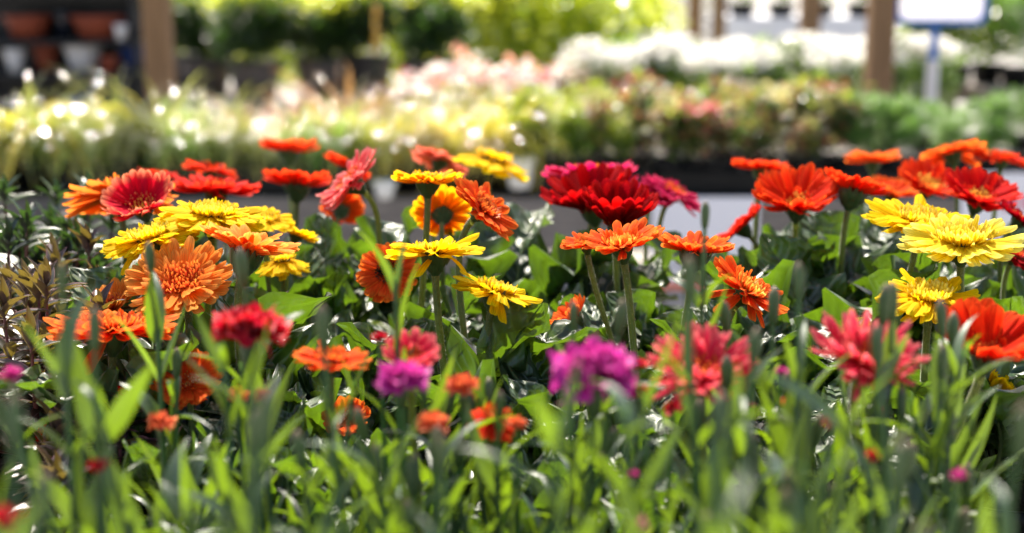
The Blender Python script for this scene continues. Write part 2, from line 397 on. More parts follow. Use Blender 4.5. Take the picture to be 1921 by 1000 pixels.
bench('front_bench', 'weathered wooden bench under the gerbera pots', -.95, .95, .30, 2.02, .90, M_WOOD, boards=10, apron=.10)
ROWY = 4.28
bench('plant_bench', 'grey weathered bench behind the gerberas carrying grasses and black trays', -2.05, 2.6, ROWY - .02, ROWY + 1.15, .757, M_WOOD, boards=7, lower=True)
bench('plant_bench', 'second bench farther back carrying white and peach flowers', -.9, 2.6, 6.45, 7.25, .56, M_WOOD, boards=6, apron=.10)

POTM = {}
def pot_mesh(mat, r=.06, h=.115, key=''):
    k = (mat.name, r, h)
    if k not in POTM:
        POTM[k] = one(lathe([(.001, 0.001), (r * .72, 0), (r * .97, h * .86), (r * .97, h * .87), (r * 1.05, h * .87), (r * 1.05, h), (r * .98, h), (r * .95, h * .8)], 22), 'pot', mat)
    return POTM[k]
SOILM = {}
def soil_mesh(r):
    if r not in SOILM: SOILM[r] = one(lathe([(r * .97, 0), (r * .6, .004), (.001, .007)], 16), 'soil', M_SOIL)
    return SOILM[r]

# ------------------------------------------------------------------ gerbera blooms
PM = {}
def pmesh(pal, curl, width, seed):
    k = (pal, round(curl, 1), round(width, 2), seed)
    if k not in PM:
        PM[k] = one(petal_shape(width=width, curl=round(curl, 1), seed=seed + int(curl * 10)), 'petal', PAL[pal])
    return PM[k]
PS = {}
def pshape(curl, width, seed, n=5, m=2, cup=-.25, tip=.84):
    k = (round(curl, 1), round(width, 2), seed, n, cup, tip)
    if k not in PS: PS[k] = petal_shape(width=width, curl=round(curl, 1), seed=seed + int(curl * 10), n=n, m=m, cup=cup, tip=tip)
    return PS[k]
LANCE = lance_shape(width=.34, a0=0, a1=35, n=4, m=2)
def hair_geo(pts, rad, count, r):
    """short pale bristles standing off a stem"""
    P = [Vector(p) for p in pts]; n = len(P) - 1
    V, F, U = [], [], []
    for i in range(count):
        s = r.random() * n; k = min(int(s), n - 1); f = s - k
        p = P[k].lerp(P[k + 1], f); d = (P[k + 1] - P[k]).normalized()
        q = r.uniform(0, 6.283)
        a = Vector((1, 0, 0)); a = (a - d * a.dot(d)).normalized(); b = d.cross(a)
        o = a * math.cos(q) + b * math.sin(q); side = d.cross(o) * .00007
        L_ = r.uniform(.0007, .0016); o2 = (o + d * r.uniform(-.4, .4)).normalized()
        base = p + o * rad * .96; tipp = base + o2 * L_
        j = len(V); V += [(base - side)[:], (base + side)[:], (tipp + side * .3)[:], (tipp - side * .3)[:]]
        F.append((j, j + 1, j + 2, j + 3)); U += [(0, 0), (0, 1), (1, 1), (1, 0)]
    return np.array(V), np.array(F), np.array(U)
def bez(p0, c0, c1, p1, n=14):
    out = []
    for i in range(n + 1):
        t = i / n; u = 1 - t
        out.append(p0 * u ** 3 + c0 * 3 * u * u * t + c1 * 3 * u * t * t + p1 * t ** 3)
    return out
FI = [0]
def gerbera(label, x, y, D, w, tc=0, tr=0, elev=10, curl=0.0, pal='orange', flo=None, sharp=False, stem=None, rings=2, width=.28, n1=28,
            disc=.30, jit=1.0, gap=None, name='gerbera_flower', cat='flower', spin=0, calyx=1.0, zbase=1.04, floral=1.0, droop=0):
    FI[0] += 1; r = random.Random(100 + FI[0])
    c = at(x, y, D)
    axis = Vector((math.sin(R_(tr)), -math.sin(R_(tc)), math.cos(R_(tr)) * math.cos(R_(tc)))).normalized()
    H = frame(c, axis, spin + r.uniform(0, 30))
    Rr = w * D / FPX / 2
    r0 = Rr * .10
    width = max(width, .235) if name == 'gerbera_flower' and width > .18 else width
    Lp = (Rr - r0) / max(.45, math.cos(R_(max(-30, min(60, elev + curl * 22)))))
    flo = flo or {'yellow': 'yellow', 'paleyellow': 'yellow', 'gold': 'gold', 'red': 'red', 'scarlet': 'red', 'magenta': 'red', 'pinkred': 'gold'}.get(pal, 'orange')
    # stem
    p0 = c - axis * (Rr * .42)
    if stem: sp = at(stem[0], stem[1], D * (stem[2] if len(stem) > 2 else 1.0))
    else: sp = Vector((p0.x + r.uniform(-.012, .012), p0.y + r.uniform(-.01, .02), p0.z - .12))
    dirn = (sp - p0)
    k = max(1.0, (p0.z - zbase) / max(.01, p0.z - sp.z))
    p1 = p0 + Vector((dirn.x * (1 + .35 * (k - 1)), dirn.y * (1 + .35 * (k - 1)), -(p0.z - zbase)))
    ln = (p1 - p0).length
    pts = bez(p0, p0 - axis * ln * .22, p0.lerp(p1, .62) + Vector((dirn.x * .25, 0, 0)), p1)
    th = thing(name, label, cat, p1)
    I0 = T(-p1)
    sr = .0031 * (1 if Rr > .035 else .8)
    g = Geo().add(tube(pts, [sr * 1.12] + [sr] * 13 + [sr * 1.2], 9))
    st = obj('stem', g.mesh('stem', M_STEM), th, I0)
    if sharp: obj('stem_hairs', one(hair_geo(pts[:12], sr, 1500, r), 'stem_hairs', M_HAIR), st, None, kind='stuff')
    # calyx of overlapping bracts
    cal = Geo(); a = Rr * .27 * calyx ** .8; hh = Rr * .42 * calyx ** .4
    cal.add(lathe([(sr, -hh), (max(sr, a * .42), -hh * .8), (a * .72, -hh * .45), (a * .94, -hh * .12), (a * .9, 0), (.001, 0)], 14))
    for row, nb in ((0, 15), (1, 15)):
        for i in range(nb):
            ph = 360 / nb * (i + .5 * row) + r.uniform(-4, 4)
            z0 = -hh * (.85 if row == 0 else .55); rr = a * (.46 if row == 0 else .74)
            cal.add(LANCE, RZ(ph) @ T((rr, 0, z0)) @ RY(-(56 if row == 0 else 58) + r.uniform(-10, 10)) @ SC(hh * (.9 if row == 0 else .95)))
    obj('calyx', cal.mesh('calyx', M_CALYX), th, I0 @ H)
    # ray petals
    specs = [(n1, 1.0, elev, 0), (n1 - 2, .93, elev + 3.5, .5)]
    if rings >= 3: specs.append((n1 - 4, .70, elev + 9, .2))
    joined = Geo(); nj = 0; inner = Geo()
    for ri, (n, sc, el, off) in enumerate(specs):
        for i in range(n):
            if gap and gap(360 / n * (i + off)) : continue
            ph = 360 / n * (i + off) + r.uniform(-5, 5) * jit
            ee = el + r.gauss(0, 3.6) * jit
            cc = curl + r.choice((-.2, 0, 0, .2)) * jit
            if droop and r.random() < droop: ee -= r.uniform(18, 40); cc -= .4
            L_ = Lp * sc * r.uniform(.92, 1.06)
            M = H @ RZ(ph) @ RY(-ee) @ T((r0 * (1 if ri < 2 else .8), 0, Rr * .02 * ri)) @ RX(r.uniform(-14, 14) * jit) @ SC(L_)
            sd_ = r.randrange(3)
            if sharp and ri < 2: obj('petal', pmesh(pal, cc, width, sd_), th, I0 @ M)
            elif ri < 2: joined.add(pshape(cc, width, sd_, 8, 3), M); nj += 1
            else: inner.add(pshape(cc, width, sd_, 8, 3), M)
    if nj: obj('petals', joined.mesh('petals', PAL[pal]), th, I0, kind='stuff')
    # short inner florets and the disc
    ni = int(54 * floral)
    for i in range(ni):
        ph = i * 137.5; q = r.uniform(.2, .36) * floral
        M = H @ RZ(ph) @ T((Rr * disc * r.uniform(.6, 1.0), 0, Rr * .03)) @ RY(-(elev * .6 + 30 + r.uniform(-16, 26))) @ SC(Lp * q)
        inner.add(pshape(.4, .17, i % 3, 5, 2), M)
    obj('inner_petals', inner.mesh('inner_petals', PAL[pal]), th, I0, kind='stuff')
    dg = Geo(); nd = 90 if sharp else 50
    for i in range(nd):
        q = math.sqrt((i + .5) / nd); ph = i * 137.508
        M = H @ RZ(ph) @ T((Rr * disc * .92 * q, 0, Rr * .05)) @ RY(-(88 - 50 * q + r.uniform(-10, 10))) @ SC(Rr * (.13 + .10 * q) * r.uniform(.8, 1.2))
        dg.add(pshape(.6, .34, i % 3, 3, 2, -.5, .6), M)
    dg.add(lathe([(Rr * disc, Rr * .01), (Rr * disc * .6, Rr * .05), (.001, Rr * .06)], 12), H)
    obj('flower_disc', dg.mesh('flower_disc', D_FLO[flo]), th, I0, kind='stuff')
    return th

# left group
gerbera('large sharp orange gerbera facing the camera with red and yellow centre', 340, 533, 1.19, 212, tc=29, tr=-3, elev=8, pal='orange', sharp=True, stem=(345, 640), rings=3, width=.235, n1=29, curl=0, disc=.31, floral=.85)
gerbera('flat orange-red gerbera seen edge-on just below the large orange one', 212, 618, 1.11, 246, tc=-6, tr=3, elev=2, pal='orangered', sharp=True, stem=(215, 700), droop=.03)
gerbera('orange gerbera leaning left, half hidden behind the large sharp orange one', 212, 578, 1.21, 138, tc=16, tr=-28, elev=16, pal='orange', sharp=True, stem=(235, 680))
gerbera('yellow gerbera at far left, lowest of the three layered yellow heads', 280, 447, 1.24, 186, tc=5, tr=-9, elev=-2, curl=-.2, pal='yellow', sharp=True, stem=(209, 540), rings=3, width=.27, droop=.05)
gerbera('broad yellow gerbera between the pink-red bloom and the orange cup', 398, 405, 1.27, 205, tc=2, tr=5, elev=-2, curl=-.3, pal='yellow', sharp=True, stem=(388, 500), rings=3, width=.27)
gerbera('yellow gerbera partly behind the orange cup-shaped bloom, right of the broad yellow one', 500, 412, 1.40, 110, tc=12, tr=10, elev=2, curl=-.3, pal='yellow', stem=(515, 560), width=.28)
gerbera('small yellow gerbera turned right showing its dark green calyx', 556, 442, 1.42, 88, tc=-14, tr=22, elev=10, pal='yellow', stem=(540, 560), width=.28)
gerbera('orange cup-shaped gerbera seen from the side with green calyx, petals swept up', 462, 478, 1.17, 196, tc=-10, tr=14, elev=28, curl=-.5, pal='orange', sharp=True, stem=(455, 600), width=.19, n1=30, calyx=1.3)
gerbera('yellow gerbera with drooping petals tucked under the orange cup', 530, 487, 1.36, 100, tc=2, tr=-2, elev=-18, curl=-.4, pal='yellow', stem=(520, 590), width=.3)
gerbera('pink-red gerbera with pale petal tips and yellow centre above the layered yellows', 268, 392, 1.36, 138, tc=30, tr=-6, elev=30, curl=.1, pal='pinkred', stem=(270, 480), width=.24)
gerbera('salmon orange gerbera seen from below behind the pink-red one', 226, 366, 1.45, 214, tc=-24, tr=-8, elev=-2, curl=-.4, pal='olive', stem=(235, 470), width=.26)
gerbera('red gerbera mostly hidden behind the salmon orange bloom', 290, 330, 1.70, 90, tc=-6, tr=4, elev=6, pal='scarlet')
gerbera('small dark-eyed red gerbera above the flat scarlet one', 396, 318, 1.72, 108, tc=-10, tr=12, elev=4, curl=-.4, pal='redorange', flo='dark')
gerbera('flat scarlet gerbera above the broad yellow one', 405, 358, 1.55, 172, tc=-4, tr=3, elev=8, pal='scarlet')
gerbera('orange-red gerbera standing highest against the pale grasses', 543, 286, 1.95, 112, tc=-9, tr=0, elev=18, pal='redorange', calyx=1.5, stem=(548, 400))
gerbera('dark red-orange gerbera below the highest orange-red one', 558, 350, 1.68, 132, tc=-12, tr=2, elev=18, pal='redorange', calyx=1.5, stem=(550, 470))
gerbera('orange-red gerbera peeping out behind the tilted pink one', 648, 318, 1.75, 96, tc=-20, tr=30, elev=10, pal='redorange')
gerbera('dull orange gerbera seen from behind beneath the tilted pink one', 640, 396, 1.70, 88, tc=-62, tr=10, elev=18, pal='orangered', calyx=1.5)
gerbera('pink gerbera tilted steeply up to the right', 660, 342, 1.48, 150, tc=10, tr=-48, elev=10, pal='pink', stem=(690, 450), width=.26)
gerbera('golden gerbera with orange underside and green calyx, seen edge-on', 802, 340, 1.34, 140, tc=-9, tr=0, elev=7, curl=0.1, pal='gold', sharp=True, stem=(793, 430), width=.3, n1=22, calyx=1.35)
gerbera('dusky rose gerbera seen from below behind the golden ones', 826, 300, 1.75, 118, tc=-22, tr=22, elev=0, curl=-.5, pal='rose')
gerbera('blurred yellow gerbera with petals drooping to the right at the back', 925, 300, 1.70, 152, tc=-4, tr=14, elev=-6, curl=-.5, pal='yellow', stem=(945, 370), width=.28)
gerbera('coral orange gerbera tilted to the right with pale petal edges', 908, 392, 1.29, 152, tc=12, tr=44, elev=6, pal='orangered', sharp=True, stem=(886, 440), width=.3, n1=22)
gerbera('golden gerbera turned away from the camera showing its calyx', 830, 402, 1.44, 120, tc=-60, tr=0, elev=8, pal='gold', width=.3, n1=22, calyx=1.3, stem=(832, 500))
gerbera('sharp yellow gerbera seen from the side on a bare stem in the middle', 816, 476, 1.19, 188, tc=-9, tr=-1, elev=8, curl=-.2, pal='yellow', sharp=True, stem=(822, 540), width=.27, n1=22, droop=.07, calyx=1.2, jit=1.7)
gerbera('sharp yellow gerbera sloping down to the right, lowest in the middle', 932, 548, 1.17, 174, tc=-5, tr=17, elev=2, curl=-.3, pal='yellow', sharp=True, stem=(928, 620), width=.27, n1=22, droop=.12, calyx=1.25, jit=1.3)
gerbera('orange gerbera facing the camera with dark eye and pale ring', 730, 512, 1.30, 124, tc=58, tr=-10, elev=12, curl=-.3, pal='orangered', flo='dark', sharp=True, stem=(752, 600), floral=.7, width=.27)
# middle right
gerbera('flat magenta gerbera at the back above the red cups', 1108, 330, 1.60, 184, tc=-7, tr=-2, elev=6, pal='magenta')
gerbera('magenta gerbera sloping down to the right beside the red cups', 1262, 362, 1.66, 130, tc=8, tr=26, elev=2, curl=-.3, pal='magenta', stem=(1240, 440))
gerbera('deep red cup-shaped gerbera left of its neighbouring red cup', 1112, 392, 1.50, 172, tc=8, tr=-12, elev=34, pal='red', width=.26)
gerbera('deep red cup-shaped gerbera directly behind the sharp orange one', 1158, 422, 1.38, 146, tc=12, tr=2, elev=42, pal='red', width=.27)
gerbera('magenta gerbera between the red cups and the sloping magenta one', 1222, 372, 1.64, 96, tc=16, tr=8, elev=10, pal='magenta')
gerbera('sharp orange gerbera with golden florets and petals drooping at the front', 1166, 462, 1.19, 164, tc=3, tr=-10, elev=14, curl=0, pal='orangered', flo='gold', sharp=True, stem=(1186, 570), width=.26, n1=22, droop=.12, jit=1.6, floral=1.3)
gerbera('orange-red gerbera half behind the sharp orange one', 1100, 458, 1.26, 98, tc=2, tr=-8, elev=8, pal='orangered', sharp=True, stem=(1140, 540), width=.27)
gerbera('orange gerbera on a swollen green calyx in front of the white sign', 1303, 474, 1.24, 150, tc=-4, tr=6, elev=16, pal='orangered', sharp=True, stem=(1278, 590), calyx=1.7, width=.25, jit=1.5)
gerbera('sharp orange gerbera leaning to the right with golden centre', 1402, 545, 1.17, 172, tc=10, tr=33, elev=8, curl=-.1, pal='orangered', flo='gold', sharp=True, stem=(1372, 640), width=.27, n1=22, droop=.12, floral=1.2)
gerbera('small half-open orange gerbera low among the dark leaves', 1078, 600, 1.28, 84, tc=0, tr=-44, elev=34, pal='orangered', calyx=1.7, stem=(1128, 690), width=.22)
# right group
gerbera('scarlet gerbera at the back, top of the right group', 1426, 318, 1.75, 112, tc=-6, tr=6, elev=12, pal='redorange')
gerbera('bright red-orange gerbera opening to the camera with yellow centre', 1494, 388, 1.48, 160, tc=20, tr=-3, elev=30, pal='redorange', flo='gold', stem=(1493, 480), width=.25)
gerbera('dark scarlet gerbera seen side-on left of the bright red-orange one', 1392, 428, 1.56, 112, tc=-14, tr=-42, elev=12, pal='scarlet', stem=(1440, 480))
gerbera('orange-red gerbera on a large green calyx behind the yellows', 1600, 362, 1.46, 128, tc=-10, tr=16, elev=22, pal='redorange', calyx=1.9, stem=(1586, 470))
gerbera('plain orange gerbera high up with glowing purple specks behind', 1637, 305, 1.90, 106, tc=-5, tr=0, elev=16, pal='orangered')
gerbera('orange gerbera arching high at the right, seen from below', 1786, 288, 1.80, 132, tc=-24, tr=-6, elev=0, curl=-.4, pal='orangered', stem=(1796, 380))
gerbera('orange-red gerbera cut by the right edge at the top', 1880, 298, 1.78, 112, tc=-8, tr=8, elev=4, curl=-.3, pal='redorange')
gerbera('orange gerbera squeezed between two redder blooms behind the yellows', 1672, 366, 1.72, 104, tc=8, tr=10, elev=20, pal='orangered')
gerbera('salmon-red gerbera with cream centre behind the yellow heads', 1742, 350, 1.66, 134, tc=22, tr=12, elev=16, pal='redorange', flo='gold')
gerbera('red gerbera with ring of golden florets above the pale yellow bloom', 1834, 376, 1.50, 150, tc=20, tr=8, elev=22, pal='scarlet', flo='gold')
gerbera('deep red gerbera at the right edge beside the pale yellow one', 1912, 414, 1.44, 104, tc=6, tr=34, elev=10, pal='red')
gerbera('crimson gerbera low at the right edge under the pale yellow one', 1905, 478, 1.38, 104, tc=12, tr=20, elev=-4, pal='red', stem=(1895, 560))
gerbera('bright yellow gerbera behind the pale yellow one at the right', 1726, 418, 1.29, 216, tc=8, tr=4, elev=5, curl=-.2, pal='yellow', sharp=True, stem=(1700, 500), width=.25)
gerbera('pale yellow gerbera, largest and brightest at the right', 1804, 455, 1.19, 230, tc=8, tr=-4, elev=4, curl=-.1, pal='paleyellow', sharp=True, stem=(1812, 540), width=.22, n1=28, floral=1.3)
gerbera('yellow gerbera below the pale one with petals drooping at the front', 1744, 560, 1.15, 202, tc=10, tr=-2, elev=2, curl=-.3, pal='yellow', sharp=True, stem=(1738, 660), width=.26, n1=24, droop=.16, jit=1.3)
gerbera('red gerbera at the lower right edge with a few large upright petals', 1850, 668, 1.0, 196, tc=14, tr=6, elev=34, curl=.1, pal='redorange', sharp=True, stem=(1790, 760), width=.38, n1=16, rings=2, gap=lambda a: 150 < a < 215)
gerbera('half-open yellow bloom low at the right among bright leaves', 1852, 742, 1.15, 56, tc=10, tr=35, elev=60, pal='yellow', calyx=1.9, stem=(1830, 820), width=.2)
# low blooms half hidden by the leaves in front
gerbera('orange gerbera standing low at the left behind green blades', 352, 722, 1.10, 132, tc=44, tr=6, elev=24, pal='orangered', flo='orange', stem=(360, 830), width=.22)
gerbera('dark red gerbera low at the left under the edge-on orange one', 208, 775, 1.12, 100, tc=40, tr=0, elev=26, pal='scarlet', stem=(212, 860))
gerbera('coral orange gerbera lying flat below the red carnation', 622, 676, .94, 152, tc=0, tr=4, elev=3, pal='orangered', stem=(630, 760), width=.32, n1=18)
gerbera('coral orange gerbera with broad petals behind the small purple carnation', 772, 672, .90, 112, tc=26, tr=4, elev=24, pal='coral', stem=(780, 780), width=.36, n1=16)
gerbera('orange gerbera hidden to a sliver behind dark blades', 652, 790, 1.14, 92, tc=40, tr=-6, elev=24, pal='orangered', stem=(652, 880), width=.3)
gerbera('coral red gerbera hanging low right of the small purple carnation', 925, 780, .90, 104, tc=22, tr=12, elev=-24, pal='redorange', stem=(930, 860), width=.34, n1=16)
gerbera('pink-red gerbera with narrow spidery petals right of the purple carnation', 1318, 700, .88, 218, tc=20, tr=-2, elev=16, curl=.2, pal='coral', stem=(1320, 800), width=.155, n1=32, jit=2.2, droop=.15, rings=3, floral=1.4)
gerbera('pink-red gerbera with narrow spidery petals left of the large red petals', 1622, 678, .88, 222, tc=22, tr=10, elev=14, curl=.2, pal='coral', stem=(1640, 780), width=.155, n1=32, jit=2.2, droop=.15, rings=3, floral=1.4)
gerbera('small red gerbera low at far left beside a pale leaf', 98, 822, 1.16, 58, tc=30, tr=0, elev=20, pal='scarlet', stem=(100, 880))

# ------------------------------------------------------------------ gerbera plants: pots and large leaves
GL = []
for i, (wd, a0, a1) in enumerate(((.36, 62, -25), (.42, 48, -35), (.34, 74, 0), (.44, 38, -20), (.46, 80, 30))):
    GL.append(one(leaf_shape(wd, a0, a1, seed=i), 'leaf', M_GLEAF))
    GL[-1]['rib'] = 0
def rib_for(i, wd, a0, a1):
    r = random.Random(i); r.uniform(0, 6); r.uniform(0, 6); p3 = r.uniform(0, 6)
    pts = []; x = z = 0; n = 22
    for k in range(n + 1):
        t = k / n; pts.append((x, 0, z))
        th = R_(a0 + (a1 - a0) * (t + .5 / n) ** .9 + 9 * math.sin(5 * (t + .5 / n) + p3)); x += math.cos(th) / n; z += math.sin(th) / n
    return one(tube(pts, [.016 * (1 - .85 * k / n) for k in range(n + 1)], 6), 'midrib', M_MIDRIB)
RB = [rib_for(i, *q) for i, q in enumerate(((.36, 62, -25), (.42, 48, -35), (.34, 74, 0), (.44, 38, -20), (.46, 80, 30)))]
def gerbera_plant(x, y, label, n=13, seed=0,  lmin=.13, lmax=.19, zb=1.035, up=0):
    r = random.Random(seed)
    t = thing('gerbera_plant', label, 'plant', (x, y, .90), 'gerbera plants in pots')
    obj('pot', pot_mesh(M_POT, .058, .125), t); obj('soil', soil_mesh(.056), t, T((0, 0, .112)))
    for i in range(n):
        k = r.choice((0, 0, 1, 1, 3, 2, 4) if not up else (2, 4, 4, 0))
        ph = 137.5 * i + r.uniform(-20, 20)
        L_ = r.uniform(lmin, lmax)
        M = T((0, 0, zb - .90)) @ RZ(ph) @ T((.012, 0, 0)) @ RX(r.uniform(-22, 22)) @ RY(r.uniform(-12, 12)) @ SC(L_)
        lf = obj('leaf', GL[k], t, M)
        obj('midrib', RB[k], lf)
    return t
GP = [
 (355, 1.20, 'gerbera plant under the large sharp orange bloom'), (205, 1.36, 'gerbera plant under the layered yellow heads at the left'),
 (470, 1.35, 'gerbera plant under the orange cup-shaped bloom'), (585, 1.16, 'gerbera plant with sunlit pale leaves below the coral orange bloom'),
 (640, 1.48, 'gerbera plant with an upright broad leaf under the tilted pink bloom'), (745, 1.30, 'gerbera plant under the dark-eyed orange bloom'),
 (860, 1.18, 'gerbera plant under the two sharp yellow blooms'), (835, 1.50, 'gerbera plant under the golden blooms'),
 (965, 1.52, 'gerbera plant with upright leaves in the gap left of the red cups'), (1055, 1.20, 'gerbera plant with dark leaves behind the purple carnation'),
 (1130, 1.44, 'gerbera plant under the red and magenta blooms'), (1190, 1.24, 'gerbera plant under the sharp orange bloom with golden florets'),
 (1330, 1.28, 'gerbera plant under the orange bloom before the white sign'), (1430, 1.22, 'gerbera plant under the right-leaning orange bloom'),
 (1440, 1.54, 'gerbera plant with upright backlit leaves under the scarlet blooms'), (1560, 1.36, 'gerbera plant with large backlit leaves left of the yellow heads'),
 (1690, 1.42, 'gerbera plant with large leaves behind the lower yellow bloom'), (1780, 1.22, 'gerbera plant under the pale yellow bloom'),
 (1880, 1.32, 'gerbera plant at the right edge under the crimson blooms'), (1620, 1.17, 'gerbera plant behind the right spidery pink bloom'),
 (240, 1.56, 'gerbera plant at the back left under the salmon orange bloom'), (430, 1.62, 'gerbera plant at the back under the flat scarlet bloom'),
 (1640, 1.68, 'gerbera plant at the back right under the plain orange bloom'), (1840, 1.64, 'gerbera plant at the back right corner'),
 (1010, 1.10, 'gerbera plant with a pale glossy leaf low in the middle'), (1260, 1.12, 'gerbera plant below the left spidery pink bloom'),
 (290, 1.12, 'gerbera plant low at the left under the low orange bloom'), (1880, 1.12, 'gerbera plant below the bold red petals at the right edge'),
 (560, 1.00, 'gerbera plant with pale sunlit leaves low at the left of centre'), (650, .93, 'gerbera plant at the bottom left of centre, nearest of all'), (1090, .99, 'gerbera plant with pale sunlit leaves under the large purple carnation'), (1150, .92, 'gerbera plant at the bottom edge right of centre'),
 (350, 1.02, 'gerbera plant low at the left behind the blades'), (1560, 1.03, 'gerbera plant low between the spidery pink blooms'),
]
for i, (px, y, lb) in enumerate(GP):
    p = at_z(px, y, 1.0)
    big = lb.find('large') >= 0 or lb.find('upright') >= 0
    gerbera_plant(p.x, y, lb, n=15 if not big else 13, seed=i + 3, zb=1.05 if y < 1.06 else 1.035, lmin=.08 if y < 1.06 else .12, lmax=.125 if y < 1.06 else .18 if not big else .21, up=1 if big else 0)

# ------------------------------------------------------------------ dianthus in front: blue-green blades, buds and a few carnations
DLEAVES = [one(blade_shape(.115, a0, a1, seed=i, n=10), 'leaf', M_DLEAF) for i, (a0, a1) in enumerate(((74, 48), (70, 25), (80, 66), (66, -5), (77, 40), (85, 76)))]
def bud_mesh(mat=None):
    return one(lathe([(.0012, 0), (.0026, .002), (.0033, .008), (.0036, .014), (.0030, .018), (.0012, .0215), (.0002, .022)], 10), 'bud', mat or M_BUD)
BUD = bud_mesh()
DGEO = [blade_shape(.115, a0, a1, seed=i, n=6) for i, (a0, a1) in enumerate(((74, 48), (70, 25), (80, 66), (66, -5)))]
def dianthus_plant(x, y, top, label, nst=8, seed=0, spread=.055, zb=1.015, tall=False, full=False):
    r = random.Random(seed + 50)
    t = thing('dianthus_plant', label, 'plant', (x, y, .90), 'dianthus plants along the front')
    obj('pot', pot_mesh(M_POT, .055, .115), t); obj('soil', soil_mesh(.053), t, T((0, 0, .103)))
    fol = Geo()
    for s in range(nst):
        ph = r.uniform(0, 6.28); rr = spread * math.sqrt(r.random())
        bx, by = rr * .5 * math.cos(ph), rr * .5 * math.sin(ph)
        H = (top - zb) * (r.uniform(.55, .95) if r.random() < .8 else r.uniform(1.0, 1.22) if tall else 1.0)
        if full and s == 0: H = top - zb; bx = by = rr = 0
        tx, ty = bx + rr * .9 * math.cos(ph), by + rr * .9 * math.sin(ph)
        P0 = Vector((bx, by, zb - .90)); P1 = Vector((tx, ty, zb - .90 + H))
        pts = bez(P0, P0.lerp(P1, .3) + Vector((0, 0, .02)), P0.lerp(P1, .7) + Vector((r.uniform(-.008, .008), r.uniform(-.008, .008), 0)), P1, 8)
        st = obj('stem', one(tube(pts, [.0021, .002, .002, .0019, .0018, .0017, .0016, .0015, .0013], 6), 'stem', M_DSTEM), t)
        nn = max(4, int(H / .034)); a = r.uniform(0, 180)
        bud = r.random() < .65
        for k in range(nn):
            f = (k + .5) / nn
            if f > (.9 if bud else .97): break
            q = pts[int(f * 8)].lerp(pts[min(8, int(f * 8) + 1)], f * 8 - int(f * 8))
            a += 90 + r.uniform(-15, 15)
            for sgn in (0, 180):
                L_ = r.uniform(.045, .085) * (1 - .3 * f)
                M = T(q) @ RZ(a + sgn + r.uniform(-14, 14)) @ RY(r.uniform(-14, 14)) @ RX(r.uniform(-25, 25)) @ SC(L_, L_ * r.choice((.75, .9, 1.0, 1.2, 1.9)), L_)
                if f > .5: obj('leaf', r.choice(DLEAVES), st, M)
                else: fol.add(r.choice(DGEO), M)
        if bud:
            d = (pts[-1] - pts[-2]).normalized()
            obj('bud', BUD, st, frame(pts[-1], d) @ SC(r.uniform(.8, 1.15)))
    obj('foliage', fol.mesh('foliage', M_DLEAF), t, None, kind='stuff')
    return t
cols = [(40, 'the sharp bronze shrub', 800), (225, 'the low orange bloom at the left', 830), (410, 'the red carnation', 800), (590, 'the coral orange bloom', 900), (765, 'the small purple carnation', 730),
        (930, 'the hanging coral red bloom', 720), (1105, 'the large purple carnation', 860), (1290, 'the left spidery pink bloom', 730), (1465, 'the gap between the spidery pink blooms', 640),
        (1640, 'the right spidery pink bloom', 730), (1820, 'the large upright red petals', 740)]
dn = 0
for row, (y, dpy, off, nm) in enumerate(((.44, 140, -40, 'nearest'), (.55, 85, 60, 'second'), (.67, 40, -20, 'third'), (.80, 0, 40, 'rear'))):
    for ci, (px, tx, prof) in enumerate(cols):
        if row >= 1 and ci in (3, 6): continue
        if row == 0 and ci in (3, 6): continue
        if (row, ci) in ((0, 1), (0, 5), (1, 10), (0, 9), (2, 7), (1, 2), (1, 1), (2, 1), (1, 4), (2, 5), (1, 8), (0, 3), (2, 9)): continue
        if row == 3 and ci == 0: continue
        D = y / math.cos(R_(PITCH)) + .035
        py = prof + dpy + rnd.uniform(-15, 25)
        p = at(px + off, py, D); dn += 1
        dianthus_plant(p.x + rnd.uniform(-.012, .012), p.y, max(p.z, 1.09), 'dianthus plant in the %s row below %s' % (nm, tx), nst=rnd.choice(((2, 4, 5), (2, 4, 7), (3, 6, 8), (4, 6, 8))[row]), seed=dn, tall=row >= 2)

for k, (px, py, D, lb) in enumerate(((284, 510, .92, 'dianthus shoot rising straight in front of the large sharp orange bloom'), (458, 540, .88, 'dianthus shoot with bent leaf between the large orange bloom and the red carnation'),
        (118, 560, .72, 'tall dark dianthus shoot at the left in front of the bronze shrub'), (1322, 430, .90, 'tall dianthus shoot crossing the orange bloom on the swollen calyx'),
        (1498, 560, .80, 'tall dianthus shoot left of the lower yellow bloom'), (742, 520, .88, 'dianthus shoot with dark bud before the dark-eyed orange bloom'), (1075, 620, .84, 'dianthus shoot with a bud before the half-open orange bloom'),
        (1655, 610, .84, 'dianthus shoot with pale bud under the lower yellow bloom'))):
    p = at(px, py, D)
    dianthus_plant(p.x, p.y, p.z, lb, nst=2, seed=300 + k, spread=.03, full=True)

